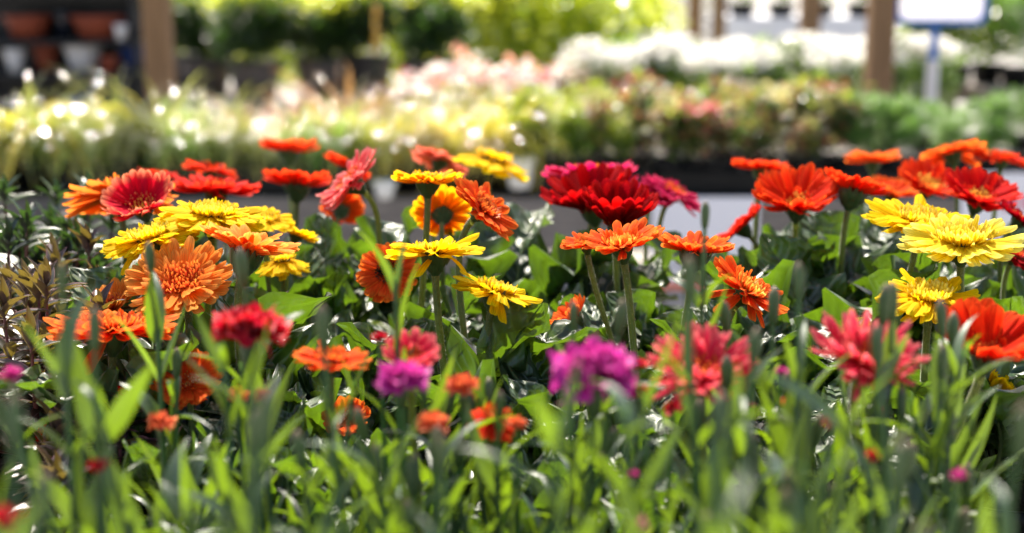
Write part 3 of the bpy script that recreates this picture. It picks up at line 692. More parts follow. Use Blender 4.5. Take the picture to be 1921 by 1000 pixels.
def frill(n=5, m=8, seed=0):
    r = random.Random(seed); p = r.uniform(0, 6)
    w = lambda t: .12 + 1.3 * t ** 1.1 * (1 if t < .85 else .93)
    wav = lambda T_, V_: .16 * np.sin(V_ * 5 + p) * T_ ** 2 + .10 * np.sin(V_ * 11 + p) * T_ ** 3
    V, F, U = strip(n, m, w, lambda t: R_(70 - 75 * t), cross=-.1, wave=wav)
    zig = np.where((np.arange(len(V)) % (m + 1)) % 2 == 0, 1.0, .94)
    last = U[:, 0] > .95
    V[last, 0] *= zig[last]
    return V, F, U
FR = {k: [one(frill(seed=i), 'petal', DIA[k]) for i in range(3)] for k in DIA}
def carnation(label, x, y, D, w, pal, n=18, tc=10, tr=0, elev=20, stem=None, zbase=1.015):
    r = random.Random(int(x * 7 + y)); c = at(x, y, D); Rr = w * D / FPX / 2
    axis = Vector((math.sin(R_(tr)), -math.sin(R_(tc)), 1)).normalized(); H = frame(c, axis)
    p0 = c - axis * (Rr * .95)
    p1 = Vector((p0.x + r.uniform(-.015, .015), p0.y + .01, zbase))
    t = thing('carnation', label, 'flower', p1); I0 = T(-p1)
    pts = bez(p0, p0 - axis * .05, p0.lerp(p1, .6), p1, 10)
    obj('stem', one(tube(pts, .0017, 7), 'stem', M_DSTEM), t, I0)
    obj('calyx', one(lathe([(.0015, -Rr), (Rr * .18, -Rr * .95), (Rr * .24, -Rr * .4), (Rr * .22, -.05 * Rr), (.0005, 0)], 12), 'calyx', M_BUD), t, I0 @ H)
    for i in range(n):
        f = i / n; ph = 137.5 * i
        L_ = Rr * (1.12 - .30 * f) * r.uniform(.9, 1.08)
        M = H @ RZ(ph) @ T((Rr * .04, 0, -Rr * (.12 - .1 * f))) @ RY(-(elev - 40 + 78 * f) + r.uniform(-11, 11)) @ RX(r.uniform(-30, 30)) @ SC(L_)
        obj('petal', FR[pal][i % 3], t, I0 @ M)
    return t
carnation('red carnation in front of the gerberas at the left', 466, 634, .86, 136, 'dred', n=32, tc=4, elev=24)
carnation('large purple carnation in the middle foreground', 1115, 715, .78, 154, 'dpurple', n=44, tc=12, elev=30)
carnation('small purple carnation beside the coral blooms', 755, 722, .80, 96, 'dpurple', n=26, tc=10, elev=26)
carnation('red carnation tucked against the right side of the large purple one', 1196, 745, .88, 62, 'dred', n=14, elev=40)
carnation('dark red half-open carnation bud beside the coral orange bloom', 712, 640, .88, 36, 'dred', n=9, elev=62)
carnation('magenta carnation bud at the far left edge', 24, 712, .80, 52, 'dmag', n=10, elev=60)
carnation('dark red carnation bud low at the left among the blades', 186, 885, .72, 48, 'dred', n=10, elev=62)
carnation('red carnation in the bottom left corner', 6, 985, .62, 76, 'dred', n=14, elev=40)
carnation('dusky pink carnation bud low at the right', 1797, 900, .72, 40, 'dmag', n=8, elev=70)
carnation('purple carnation bud at the bottom edge right of the pale leaf', 1196, 995, .66, 50, 'dpurple', n=9, elev=60)
carnation('pink carnation bud low in the middle between blades', 1190, 895, .78, 26, 'dmag', n=8, elev=66)

for lb, x, y, D, w, pal in (
    ('small coral carnation right of the low orange bloom', 445, 748, 0.88, 44, 'dcoral'), ('small coral carnation beneath the red carnation', 492, 748, 0.86, 40, 'dcoral'),
    ('coral carnation left of the hanging coral red bloom', 868, 735, 0.84, 74, 'dcoral'), ('coral red carnation under the small purple one', 812, 800, 0.83, 60, 'dcoral'),
    ('red carnation at the upper right of the large purple one', 1196, 690, 0.88, 40, 'dred'), ('small red carnation under the left spidery pink bloom', 1262, 770, 0.85, 36, 'dred'),
    ('small red carnation between the spidery pink blooms, lower one', 1480, 765, 0.85, 40, 'dcoral'), ('dark red carnation bud low at the right of centre', 1560, 800, 0.82, 40, 'dred'),
    ('red carnation bud low under the right spidery pink bloom', 1640, 860, 0.78, 38, 'dred'), ('pinkish carnation bud between the golden and sharp orange blooms', 1465, 700, 0.83, 26, 'dmag'),
    ('coral carnation low at the far left under the low dark red bloom', 300, 800, 0.88, 56, 'dcoral'), ('coral carnation sliver at the left of the hanging coral red bloom', 968, 800, 0.86, 40, 'dcoral')):
    carnation(lb, x, y, D, w, pal, n=16, elev=36)

# ------------------------------------------------------------------ bronze shrub on the left
BL = [one(lance_shape(.30, a, b, n=7, m=4), 'leaf', M_BRONZE) for a, b in ((20, -15), (35, 5), (10, -30))]
BLG = [lance_shape(.30, a, b, n=4, m=2) for a, b in ((20, -15), (35, 5), (10, -30))]
def bronze_shrub(px, y, z, label, nsh, spread, seed, split, mat=None):
    r = random.Random(seed); p = at_z(px, y, z)
    t = thing('bronze_shrub', label, 'shrub', (p.x, y, .90), 'bronze-leaved shrubs at the left')
    obj('pot', pot_mesh(M_POT, .07, .13), t); obj('soil', soil_mesh(.066), t, T((0, 0, .118)))
    for s in range(nsh):
        ph = r.uniform(0, 6.28); rr = spread * math.sqrt(r.random())
        P0 = Vector((0, 0, .13)); P1 = Vector((rr * math.cos(ph), rr * math.sin(ph), z - .90 - (rr / spread) ** 2 * .07 - r.uniform(0, .05)))
        pts = bez(P0, P0.lerp(P1, .3), Vector((P1.x, P1.y, P0.z + (P1.z - P0.z) * .5)), P1, 8)
        sh = obj('shoot', one(tube(pts, [.0022] * 6 + [.0016, .0014, .0012], 6), 'shoot', M_BRSTEM), t)
        fol = Geo()
        for k in range(24):
            f = 1 - (k / 24) * .6 * (1.0 if k > 8 else .35)
            q = pts[min(7, int(f * 8))].lerp(pts[min(8, int(f * 8) + 1)], f * 8 - int(f * 8))
            el = 74 - k * 6.5 if k < 10 else 12 - (k - 10) * 2.5
            L_ = (.022 + .016 * min(1, k / 6)) * r.uniform(.85, 1.2)
            M = T(q) @ RZ(137.5 * k + r.uniform(-12, 12)) @ RY(-el + r.uniform(-9, 9)) @ SC(L_)
            if split and k < 13: obj('leaf', BL[k % 3], sh, M)
            else: fol.add(BLG[k % 3], M)
        obj('foliage', fol.mesh('foliage', mat or M_BRONZE), sh, None, kind='stuff')
    return t
bronze_shrub(50, 1.17, 1.195, 'bronze-leaved shrub in focus at the left edge with pink-rimmed leaves', 22, .11, 1, True)
bronze_shrub(125, 1.33, 1.19, 'bronze-leaved shrub just behind the sharp one at the left', 18, .10, 2, False)
bronze_shrub(-40, 1.42, 1.215, 'darker bronze shrub farther back at the left edge', 22, .12, 3, False, M_DKSHRUB)
bronze_shrub(70, 1.62, 1.205, 'blurred green shrub at the left in front of the grey bench', 30, .16, 4, False, M_DKSHRUB)
bronze_shrub(150, 1.02, 1.13, 'bronze-leaved shrub low at the left behind the front blades', 12, .08, 5, False)

# ------------------------------------------------------------------ plants on the bench behind
def gmat(name, c, tr, rough=.11, tfac=.42, spec=.9, tip=None, var=.3, huevar=.03):
    return sheet_mat(name, [(0, c), (.6, c), (1, tip or c)], tr, tfac=tfac, rough=rough, spec=spec, var=var, huevar=huevar, streak=.2)
M_SEDGE = gmat('sedge_green', (.17, .21, .06), (.55, .58, .12), tip=(.42, .38, .15), tfac=.42)
M_YGRASS = gmat('yellow_grass', (.42, .36, .04), (.74, .64, .05), tip=(.52, .42, .10), tfac=.45)
M_BRGRASS = gmat('bronze_sedge', (.42, .24, .12), (.68, .38, .14), tip=(.5, .34, .22), tfac=.45)
M_GRGRASS = gmat('green_grass', (.13, .26, .04), (.42, .68, .05), tfac=.45)
def tuft_mesh(mat, seed, n=85, L0=.22, L1=.34, w=.024, ar=(84, -40), shapes=None):
    r = random.Random(seed); g = Geo()
    sh = [strip(8, 1, lambda t: w * (1 - t ** 2 * .9), lambda t, a=a, b=b: R_(a + (b - a) * t ** 1.3), cross=0) for a, b in (shapes or ((84, -30), (80, ar[1] - 50), (74, -110), (88, 10)))]
    for i in range(n):
        L_ = r.uniform(L0, L1)
        rr = .035 * math.sqrt(r.random()); ph = r.uniform(0, 360)
        g.add(sh[r.choice((0, 1, 1, 2, 3))], RZ(ph) @ T((rr, 0, 0)) @ RY(r.uniform(-6, 22)) @ RX(r.uniform(-60, 60) * .4) @ SC(L_))
    return g.mesh('blades', mat)
TUFT = {'sedge': [tuft_mesh(M_SEDGE, i) for i in range(2)], 'yellow': [tuft_mesh(M_YGRASS, 5, 150, .2, .32)],
        'bronze': [tuft_mesh(M_BRGRASS, 8, 120, .24, .38, .018, (84, -20))], 'green': [tuft_mesh(M_GRGRASS, 9, 110, .16, .26, .035)],
        'broad': [tuft_mesh(M_YGRASS, 12, 70, .34, .52, .065, shapes=((78, -90), (70, -80), (84, -100), (60, -70)))]}
def tuft(kind, px, y, z, label, sc=1.0, group='grasses in pots on the bench behind'):
    p = at_z(px, y, z)
    t = thing('potted_grass', label, 'potted grass', (p.x, y, z), group)
    obj('pot', pot_mesh(M_POT, .06, .105), t); obj('soil', soil_mesh(.058), t, T((0, 0, .094)))
    obj('blades', rnd.choice(TUFT[kind]), t, T((0, 0, .095)) @ RZ(rnd.uniform(0, 360)) @ SC(sc), kind='stuff')
    return t
ZB = .757
GRASS = [
 ('broad', 35, 4.42, 'yellow broad-bladed grass arching over the left end of the bench'), ('broad', 150, 4.62, 'yellow and white striped grass drooping above the left bench end'),
 ('green', 130, 4.36, 'short green grass under the striped grass at the left'), ('sedge', 235, 4.40, 'pale green sedge right of the striped grass'),
 ('sedge', 330, 4.48, 'pale green sedge above the salmon orange bloom'), ('green', 300, 4.75, 'green grass in front of the left wooden post'),
 ('sedge', 420, 4.42, 'pale green sedge above the dark-eyed red bloom'), ('bronze', 470, 4.72, 'bronze sedge left of the highest orange-red bloom'),
 ('bronze', 560, 4.60, 'bronze sedge right above the highest orange-red bloom'), ('green', 640, 4.40, 'green grass above the tilted pink bloom'),
 ('bronze', 650, 4.85, 'bronze sedge in the second row before the dark shrubs'), ('yellow', 740, 4.42, 'yellow grass above the golden edge-on bloom'),
 ('yellow', 830, 4.50, 'yellow grass above the dusky rose bloom'), ('yellow', 915, 4.44, 'yellow grass above the blurred yellow bloom'),
 ('sedge', 760, 4.95, 'cream sedge behind the yellow grasses'), ('sedge', 870, 5.0, 'cream sedge behind the rightmost yellow grass'),
 ('sedge', 540, 4.38, 'cream sedge in front of the bronze ones'),
 ('sedge', 385, 5.05, 'tall pale sedge before the green shrubs'),
]
for i in range(17):
    GRASS.append((('sedge', 'sedge', 'green', 'sedge')[i % 4] if i < 13 else 'yellow', 10 + i * 58, 4.35 + .05 * (i % 3), 'low grass tuft on the bench edge ' + ['at the very left edge', 'above the back green shrub', 'left of the salmon orange bloom', 'above the salmon orange bloom', 'above the pink-red bloom', 'behind the hidden red bloom', 'left of the dark-eyed red bloom',
        'right of the dark-eyed red bloom', 'left of the highest orange-red bloom', 'right behind the highest orange-red bloom', 'left of the tilted pink bloom', 'behind the tilted pink bloom', 'right of the tilted pink bloom', 'above the golden edge-on bloom', 'above the dusky rose bloom', 'left over the blurred yellow bloom', 'right over the blurred yellow bloom'][i]))
for k, px, y, lb in GRASS: tuft(k, px, y, ZB, lb, sc=rnd.uniform(.72, 1.2) * (1.15 if k == 'broad' else 1))

def bush_geo(seed, n, rx, rz, leaf, size, zc, shell=.55, upb=.3):
    """leaf-sized faces spread through a lumpy crown"""
    r = random.Random(seed); g = Geo()
    lobes = [(Vector((r.uniform(-.6, .6) * rx, r.uniform(-.6, .6) * rx, zc + r.uniform(-.4, .5) * rz)), r.uniform(.4, .65)) for _ in range(9)]
    for i in range(n):
        c, k = r.choice(lobes)
        d = Vector((r.gauss(0, 1), r.gauss(0, 1), r.gauss(upb, 1))).normalized()
        q = (shell + (1 - shell) * r.random()) if r.random() < .75 else r.random()
        p = c + Vector((d.x * rx * k * q, d.y * rx * k * q, d.z * rz * k * q))
        if p.z < .01: p.z = r.uniform(.01, .05)
        a = math.degrees(math.atan2(d.y, d.x)) + r.uniform(-50, 50)
        g.add(leaf, T(p) @ RZ(a) @ RY(r.uniform(-70, 30)) @ RX(r.uniform(-50, 50)) @ SC(size * r.uniform(.7, 1.3)))
    return g
LF = lance_shape(.45, 10, -25, n=3, m=2, cross=.15)
NEEDLE = lance_shape(.16, 5, -5, n=2, m=1, cross=0)
ROUNDL = lance_shape(.8, 10, -30, n=3, m=2, cross=.1)
def leafy(name, label, cat, loc, meshes, group=None, pot=(.06, .105), potmat=None, sc=1.0):
    """meshes: list of (part name, mesh)"""
    t = thing(name, label, cat, loc, group)
    h = 0
    if pot:
        obj('pot', pot_mesh(potmat or M_POT, *pot), t); obj('soil', soil_mesh(pot[0] * .96), t, T((0, 0, pot[1] * .9))); h = pot[1] * .9
    a = rnd.uniform(0, 360)
    for nm, me in meshes: obj(nm, me, t, T((0, 0, h)) @ RZ(a) @ SC(sc), kind='stuff')
    return t
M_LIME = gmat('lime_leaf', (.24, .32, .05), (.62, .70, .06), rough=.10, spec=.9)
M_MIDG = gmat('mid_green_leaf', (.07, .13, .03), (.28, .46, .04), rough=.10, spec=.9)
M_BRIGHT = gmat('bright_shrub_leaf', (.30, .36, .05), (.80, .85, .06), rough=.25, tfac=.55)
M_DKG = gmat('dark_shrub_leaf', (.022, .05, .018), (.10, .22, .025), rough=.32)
M_HEATH = gmat('heath_green', (.08, .17, .04), (.26, .48, .07), rough=.3)
M_REDL = gmat('reddish_leaf', (.30, .05, .05), (.5, .10, .06), rough=.10, spec=.9)
M_PEACH = gmat('peach_petal', (.75, .30, .22), (.8, .4, .3), rough=.4, spec=.3)
M_CREAM = gmat('cream_leaf', (.6, .52, .26), (.7, .62, .25), rough=.10, spec=.9)
M_WHITE = gmat('white_petal', (.82, .80, .75), (.88, .86, .8), rough=.45, spec=.3, tfac=.5, var=.08, huevar=.005)
M_PINKP = gmat('pink_petal', (.70, .10, .16), (.75, .18, .25), rough=.4, spec=.3)
VAR = {}
def bushset(kind, seed):
    key = (kind, seed)
    if key in VAR: return VAR[key]
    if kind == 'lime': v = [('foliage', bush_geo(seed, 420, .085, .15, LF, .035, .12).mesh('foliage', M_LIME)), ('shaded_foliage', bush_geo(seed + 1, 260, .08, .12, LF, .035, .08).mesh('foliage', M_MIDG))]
    elif kind == 'varieg': v = [('foliage', bush_geo(seed, 300, .085, .13, LF, .034, .10).mesh('foliage', M_DKG)), ('pale_leaves', bush_geo(seed + 2, 150, .09, .15, LF, .026, .13, .8).mesh('leaves', M_CREAM)),
                                ('red_leaves', bush_geo(seed + 3, 150, .09, .14, LF, .026, .12, .8).mesh('leaves', M_REDL)), ('lime_leaves', bush_geo(seed + 4, 80, .09, .14, LF, .03, .13, .8).mesh('leaves', M_LIME))]
    elif kind == 'heath': v = [('foliage', bush_geo(seed, 1500, .10, .15, NEEDLE, .035, .12, .5, .6).mesh('foliage', M_HEATH))]
    elif kind == 'white': v = [('foliage', bush_geo(seed, 620, .17, .22, LF, .05, .16).mesh('foliage', M_MIDG)), ('flowers', bush_geo(seed + 1, 640, .20, .09, ROUNDL, .027, .32, .5, .8).mesh('flowers', M_WHITE))]
    elif kind == 'peach': v = [('foliage', bush_geo(seed, 420, .13, .17, LF, .045, .12).mesh('foliage', M_LIME)), ('flowers', bush_geo(seed + 1, 40, .15, .13, ROUNDL, .045, .22, .8, .8).mesh('flowers', M_PEACH)),
                               ('pale_flowers', bush_geo(seed + 2, 110, .15, .13, ROUNDL, .045, .20, .8, .8).mesh('flowers', M_WHITE)), ('pink_flowers', bush_geo(seed + 3, 22, .15, .13, ROUNDL, .045, .2, .8, .8).mesh('flowers', M_PINKP))]
    elif kind == 'dark': v = [('foliage', bush_geo(seed, 3200, .31, .30, LF, .05, .22, .45, .3).mesh('foliage', M_DKG)), ('backlit_tops', bush_geo(seed + 1, 420, .31, .20, LF, .055, .36, .85, 1.6).mesh('foliage', M_BRIGHT))]  # backlight on the crown tops is put into the brighter leaf colour
    elif kind == 'dense': v = [('foliage', bush_geo(seed, 3000, .33, .32, LF, .06, .28, .4, .2).mesh('foliage', M_DKG))]
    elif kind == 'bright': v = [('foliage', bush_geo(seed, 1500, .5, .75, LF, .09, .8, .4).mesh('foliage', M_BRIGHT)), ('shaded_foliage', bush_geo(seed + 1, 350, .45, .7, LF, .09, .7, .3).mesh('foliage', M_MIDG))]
    elif kind == 'red': v = [('foliage', bush_geo(seed, 200, .07, .10, LF, .03, .07).mesh('foliage', M_MIDG)), ('flowers', bush_geo(seed + 1, 60, .07, .08, ROUNDL, .03, .11, .8, .8).mesh('flowers', M_PINKP))]
    VAR[key] = v
    return v
BENCHP = [
 ('lime', 1000, 4.42, 'bushy lime green plant right of the yellow grasses'), ('lime', 1065, 4.62, 'bushy lime green plant behind the flat magenta bloom'),
 ('varieg', 1120, 4.40, 'bushy plant with cream and red leaf tips above the red cups'), ('varieg', 1195, 4.52, 'bushy plant with cream and red leaf tips above the sloping magenta bloom'),
 ('varieg', 1265, 4.40, 'bushy plant with cream and red leaf tips above the white sign'), ('red', 1300, 4.36, 'small plant with dark pink flowers just above the white sign'),
 ('red', 1352, 4.36, 'small plant with dark pink flowers left of the back scarlet bloom'), ('varieg', 1350, 4.55, 'bushy plant with cream and red leaf tips left of the back scarlet bloom'),
 ('varieg', 1430, 4.42, 'bushy plant with cream and red leaf tips over the back scarlet bloom'), ('varieg', 1500, 4.50, 'bushy plant with cream and red leaf tips over the bright red-orange bloom'),
 ('varieg', 1565, 4.42, 'bushy plant with cream and red leaf tips left of the plain orange bloom'),
 ('lime', 1030, 4.95, 'lime green plant in the second row, left of the dark gaps'), ('lime', 1110, 5.0, 'lime green plant in the second row beneath the white flowers'),
 ('varieg', 1200, 4.95, 'reddish leafy plant in the second row of the bench'), ('varieg', 1300, 5.0, 'reddish leafy plant in the second row beneath the white flowers'),
 ('varieg', 1400, 4.95, 'reddish leafy plant in the second row left of the thick post'), ('varieg', 1495, 5.0, 'reddish leafy plant in the second row beside the thick post'),
 ('heath', 1610, 4.45, 'fine-leaved green heath plant above the plain orange bloom'), ('heath', 1690, 4.40, 'fine-leaved green heath plant left of the arching orange bloom'),
 ('heath', 1770, 4.50, 'fine-leaved green heath plant behind the arching orange bloom'), ('heath', 1850, 4.42, 'fine-leaved green heath plant at the right under the sign'),
 ('heath', 1930, 4.48, 'fine-leaved green heath plant cut by the right edge'), ('heath', 1650, 4.9, 'fine-leaved green heath plant at the foot of the thick post'),
 ('heath', 1740, 4.95, 'fine-leaved green heath plant at the foot of the sign pole'), ('heath', 1830, 4.95, 'fine-leaved green heath plant behind the rightmost blooms'), ('heath', 1920, 4.95, 'fine-leaved green heath plant in the back right corner of the bench'),
]
for i in range(11):
    BENCHP.append((('lime', 'varieg', 'heath')[0 if i < 3 else 1 if i < 7 else 2], 985 + i * 88, 4.345, 
        ['low lime green plant just right of the blurred yellow bloom', 'low lime green plant behind the left end of the flat magenta bloom', 'low lime green plant behind the right end of the flat magenta bloom', 'low cream and red tipped plant above the sloping magenta bloom',
         'low cream and red tipped plant over the middle of the white card', 'low cream and red tipped plant at the left edge of the back scarlet bloom', 'low cream and red tipped plant behind the bright red-orange bloom',
         'low fine-leaved green plant left of the plain orange bloom', 'low fine-leaved green plant right of the plain orange bloom', 'low fine-leaved green plant behind the salmon-red bloom', 'low fine-leaved green plant behind the arching orange bloom'][i]))
for i, (k, px, y, lb) in enumerate(BENCHP):
    p = at_z(px, y, ZB)
    leafy('potted_plant', lb, 'potted plant', (p.x, y, ZB + .004), bushset(k, i % 3 * 10), group='bushy plants in pots on the bench behind', sc=rnd.uniform(.76, 1.04) * (.7 if y < 4.35 else 1 if y < 4.8 else .74) * (.82 if k == 'heath' else 1))
# black trays along the bench edge
M_TAG = solid_mat('white_plastic', (.78, .77, .76), (.82, .82, .81), rough=.5, bump=.02)
def tray(px0, px1, label):
    a = at_z(px0, ROWY + .03, ZB); b = at_z(px1, ROWY + .03, ZB)
    w = b.x - a.x
    t = thing('plant_tray', label, 'tray', ((a.x + b.x) / 2, ROWY + .03, ZB), 'black trays on the bench edge')
    obj('front_wall', one(box(w, .012, .07), 'front_wall', M_POT, False), t, T((0, -.02, .038)))
    obj('rim', one(box(w + .012, .025, .008), 'rim', M_POT, False), t, T((0, -.02, .077)))
    ew = one(box(.012, .08, .07), 'end_wall', M_POT, False)
    for s in (-1, 1): obj('end_wall', ew, t, T((s * (w / 2 - .006), .027, .038)))
tray(120, 300, 'black tray under the grasses at the left end of the bench'); tray(310, 560, 'black tray under the sedges above the scarlet blooms')
tray(570, 700, 'black tray beside the tilted pink bloom'); tray(985, 1225, 'black tray behind the magenta blooms'); tray(1235, 1560, 'long black tray above the white sign'); tray(1570, 1800, 'black tray behind the right orange blooms')

# white price sign hung on the bench apron, and its neighbour at the right edge
M_SIGNW = solid_mat('white_card', (.74, .72, .76), (.78, .76, .80), scale=3, rough=.55, bump=.01)
M_SIGNR = solid_mat('red_print', (.62, .12, .05), (.66, .14, .06), rough=.55, bump=.01)
M_SIGNG = solid_mat('grey_print', (.30, .29, .31), (.34, .33, .35), rough=.55, bump=.01)
M_SIGNB = solid_mat('blue_frame', (.02, .13, .50), (.03, .15, .55), rough=.4, bump=.01)
M_SIGNP = solid_mat('pink_print', (.62, .03, .12), (.66, .05, .15), rough=.5, bump=.01)
def card(x0, y0, x1, y1, D, label):
    a = at(x0, y0, D); b = at(x1, y1, D)
    w, h = b.x - a.x, a.z - b.z
    t = thing('price_card', label, 'sign', ((a.x + b.x) / 2, a.y - .0, b.z))
    obj('panel', one(box(w, .006, h), 'panel', M_SIGNW, False), t, T((0, 0, h / 2)))
    return t, w, h
ys = ROWY - .02 - .0165 - .0125
D0 = (Vector((0, ys - .006, .72)) - CAM).dot(FW)
t, w, h = card(1222, 369, 1424, 552, D0, 'white card on the bench front with grey print and red bottom stripe')
t.location.y = ys - .006
obj('red_stripe', one(box(w - .01, .004, .022), 'red_stripe', M_SIGNR, False), t, T((0, -.0062, .016)))
pm_ = one(box(.022, .003, .022), 'print_mark', M_SIGNG, False)
for i in range(6): obj('print_mark', pm_, t, T((-.115 + i * .034, -.0052, .075 + .004 * (i % 2))) @ SC(1 if i % 3 else .75, 1, 1))
t, w, h = card(1800, 322, 2010, 470, D0, 'white card with pink print at the right edge of the bench')
t.location.y = ys - .006
for i, (q, s) in enumerate(((-.02, 1.0), (.035, .7), (.09, 1.0))): obj('pink_mark', one(box(.04 * s, .003, .05), 'pink_mark', M_SIGNP, False), t, T((q, -.0052, h * .62)))
# pale planter boxes on the ground ends
def pale_pot(label, px, py, D, r, h, mat, name='planter_pot', cat='pot', tilt=0, dark=None, prof=None):
    p = at(px, py, D)
    t = thing(name, label, cat, (p.x, p.y, p.z))
    t.rotation_euler = (0, R_(tilt), 0)
    obj('shell', one(lathe([(.001, 0), (r * .7, 0), (r * .96, h * .82), (r * .96, h * .83), (r * 1.06, h * .84), (r * 1.06, h), (r * .95, h), (r * .7, h * .1)], 24), 'shell', mat), t)
    obj('soil', soil_mesh(r * .8), t, T((0, 0, h * .7)))
    return t
pale_pot('small white pot on the bench behind the golden blooms', 975, 352, 4.30, .045, .09, M_TAG)
pale_pot('small white pot beside the tilted pink bloom', 722, 372, 4.30, .035, .055, M_TAG)
gw = at_z(30, 4.0, .7)
t = thing('end_crate', 'pale grey wooden crate at the left end of the bench', 'crate', (gw.x, 4.02, .0))
cb = one(box(.30, .02, .11), 'slat', solid_mat('pale_crate_wood', (.36, .34, .33), (.50, .48, .47), scale=5, stretch=(1, 10, 10), rough=.8), False)
for k in range(6): obj('slat', cb, t, T((0, -.14, .06 + k * .125)))
cb2 = one(box(.02, .26, .74), 'side_panel', M_WOOD, False)
for s in (-1, 1): obj('side_panel', cb2, t, T((s * .14, 0, .38)))

# ------------------------------------------------------------------ second bench: white and peach flowers
for i in range(9):
    px = 1120 + i * 75; y = 6.65 + (i % 3) * .22; p = at_z(px, y, .56)
    lb = ['white-flowering plant %s' % s for s in ('right of the peach flowers', 'before the thin brown post', 'before the middle brown posts', 'in front of the pale far bench', 'left of the squared post',
          'in front of the squared post', 'just left of the thick post', 'hidden behind the thick post', 'right of the thick post')][i]
    leafy('flowering_plant', lb, 'flowering plant', (p.x, y, .564), bushset('white', 100 + (i % 3) * 10), group='white flowers on the second bench', pot=(.08, .13), sc=rnd.uniform(.95, 1.12))
for i in range(7):
    px = 800 + i * 58; y = 6.7 + (i % 2) * .3; p = at_z(px, y, .56)
    lb = 'plant with peach, pink and white flowers ' + ('right of the dark shrubs', 'below the round dark shrub', 'above the rightmost yellow grass', 'above the lime green plants', 'below the yellow-green shrubs',
          'left of the white flowers', 'meeting the white flowers')[i]
    leafy('flowering_plant', lb, 'flowering plant', (p.x, y, .564), bushset('peach', 200 + (i % 2) * 10), group='peach flowers on the second bench', pot=(.07, .12), sc=rnd.uniform(.85, 1.05))

# ------------------------------------------------------------------ dark shrubs on a low bench, bright shrubs behind
bench('plant_bench', 'low bench at the back left carrying dark shrubs', -3.0, .1, 7.7, 8.7, .72, M_WOOD, boards=6)
M_GPOT = solid_mat('grey_brown_pot', (.12, .10, .09), (.16, .14, .125), rough=.7)
for i, (px, y, sc, lb) in enumerate(((390, 8.2, .95, 'dark shrub right of the left post'), (480, 7.95, 1.05, 'round green shrub with light tips left of the middle dark one'), (605, 8.1, 1.0, 'round dark shrub in the middle of the back row'),
                                     (690, 8.35, 1.0, 'shrub with light tips beside the orange flower spike'), (805, 8.0, 1.05, 'dark rounded shrub at the right end of the back row'))):
    p = at_z(px, y, .72)
    leafy('shrub', lb, 'shrub', (p.x, y, .724), bushset('dark', 300 + (i % 2) * 10), pot=(.15, .2), potmat=M_GPOT, sc=sc * .84)
for i, (px, y, lb) in enumerate(((345, 8.5, 'dark shrub in the shade right behind the left post'), (660, 8.6, 'dark shrub in the second row left of the orange spike'))):
    p = at_z(px, y, .72)
    leafy('shrub', lb, 'shrub', (p.x, y, .724), bushset('dense', 310 + (i % 2) * 10), pot=(.15, .2), potmat=M_GPOT, sc=.7)
M_SPIKE = gmat('spike_floret', (.62, .36, .10), (.75, .5, .12))
p = at_z(708, 7.75, .76)
t = thing('flower_spike', 'orange and yellow flower spike standing before the dark shrubs', 'flower', (p.x, 7.75, .724))
obj('pot', pot_mesh(M_POT, .06, .1), t)
obj('stem', one(tube([(0, 0, .09), (.005, 0, .3), (0, 0, .52)], .004, 6), 'stem', M_DSTEM), t)
g = Geo(); r = random.Random(4)
for i in range(60):
    z = r.uniform(.24, .5); g.add(LF, T((0, 0, z)) @ RZ(r.uniform(0, 360)) @ RY(-50) @ SC(.034))
obj('florets', g.mesh('florets', M_SPIKE), t, None, kind='stuff')
for i, (px, y, lb) in enumerate(((900, 9.6, 'yellow-green shrub right of the dark rounded shrub'), (1010, 10.2, 'tall yellow-green shrub in the middle of the back'), (1120, 9.8, 'yellow-green shrub left of the thin brown post'), (560, 11.0, 'pale green shrub rising behind the dark shrubs'), (330, 11.2, 'pale green shrub behind the left post'), (760, 11.0, 'pale green shrub behind the orange flower spike'))):
    p = at_z(px, y, 0)
    leafy('shrub', lb, 'shrub', (p.x, y, 0), bushset('bright', 400 + (i % 2) * 10), pot=None, sc=rnd.uniform(.95, 1.1))

# ------------------------------------------------------------------ stacked pots at the left
M_TERRA = solid_mat('terracotta', (.20, .042, .02), (.27, .062, .03), scale=6, rough=.6, spec=.3, bump=.05)
M_GLAZE = solid_mat('dark_glaze', (.010, .013, .022), (.016, .02, .035), rough=.2, spec=.5, bump=.02)
M_BLUEG = solid_mat('blue_glaze', (.015, .04, .16), (.02, .05, .2), rough=.25, bump=.02)
M_WPOT = solid_mat('white_glaze', (.68, .67, .68), (.76, .75, .76), rough=.25, bump=.02)
bench('pot_table', 'dark table at the back left stacked with pots', -3.0, -1.45, 5.9, 6.9, .70, solid_mat('dark_stained_wood', (.03, .025, .022), (.05, .042, .036), scale=5, stretch=(1, 12, 12), rough=.6), boards=5, cat='table')
def stack(label, px, py, D, r, h, mat, n=1, dz=.03, tilt=0):
    p = at(px, py, D)
    t = thing('plant_pot', label, 'pot', p, 'stacked pots at the back left'); t.rotation_euler = (0, R_(tilt), 0)
    me = one(lathe([(.001, 0), (r * .68, 0), (r * .94, h * .80), (r * .94, h * .81), (r * 1.06, h * .82), (r * 1.06, h), (r * .95, h), (r * .66, .015), (.001, .012)], 26), 'shell', mat)
    obj('shell', me, t)
    return t
zt = .704
def zpx(px, py, D): return at(px, py, D)
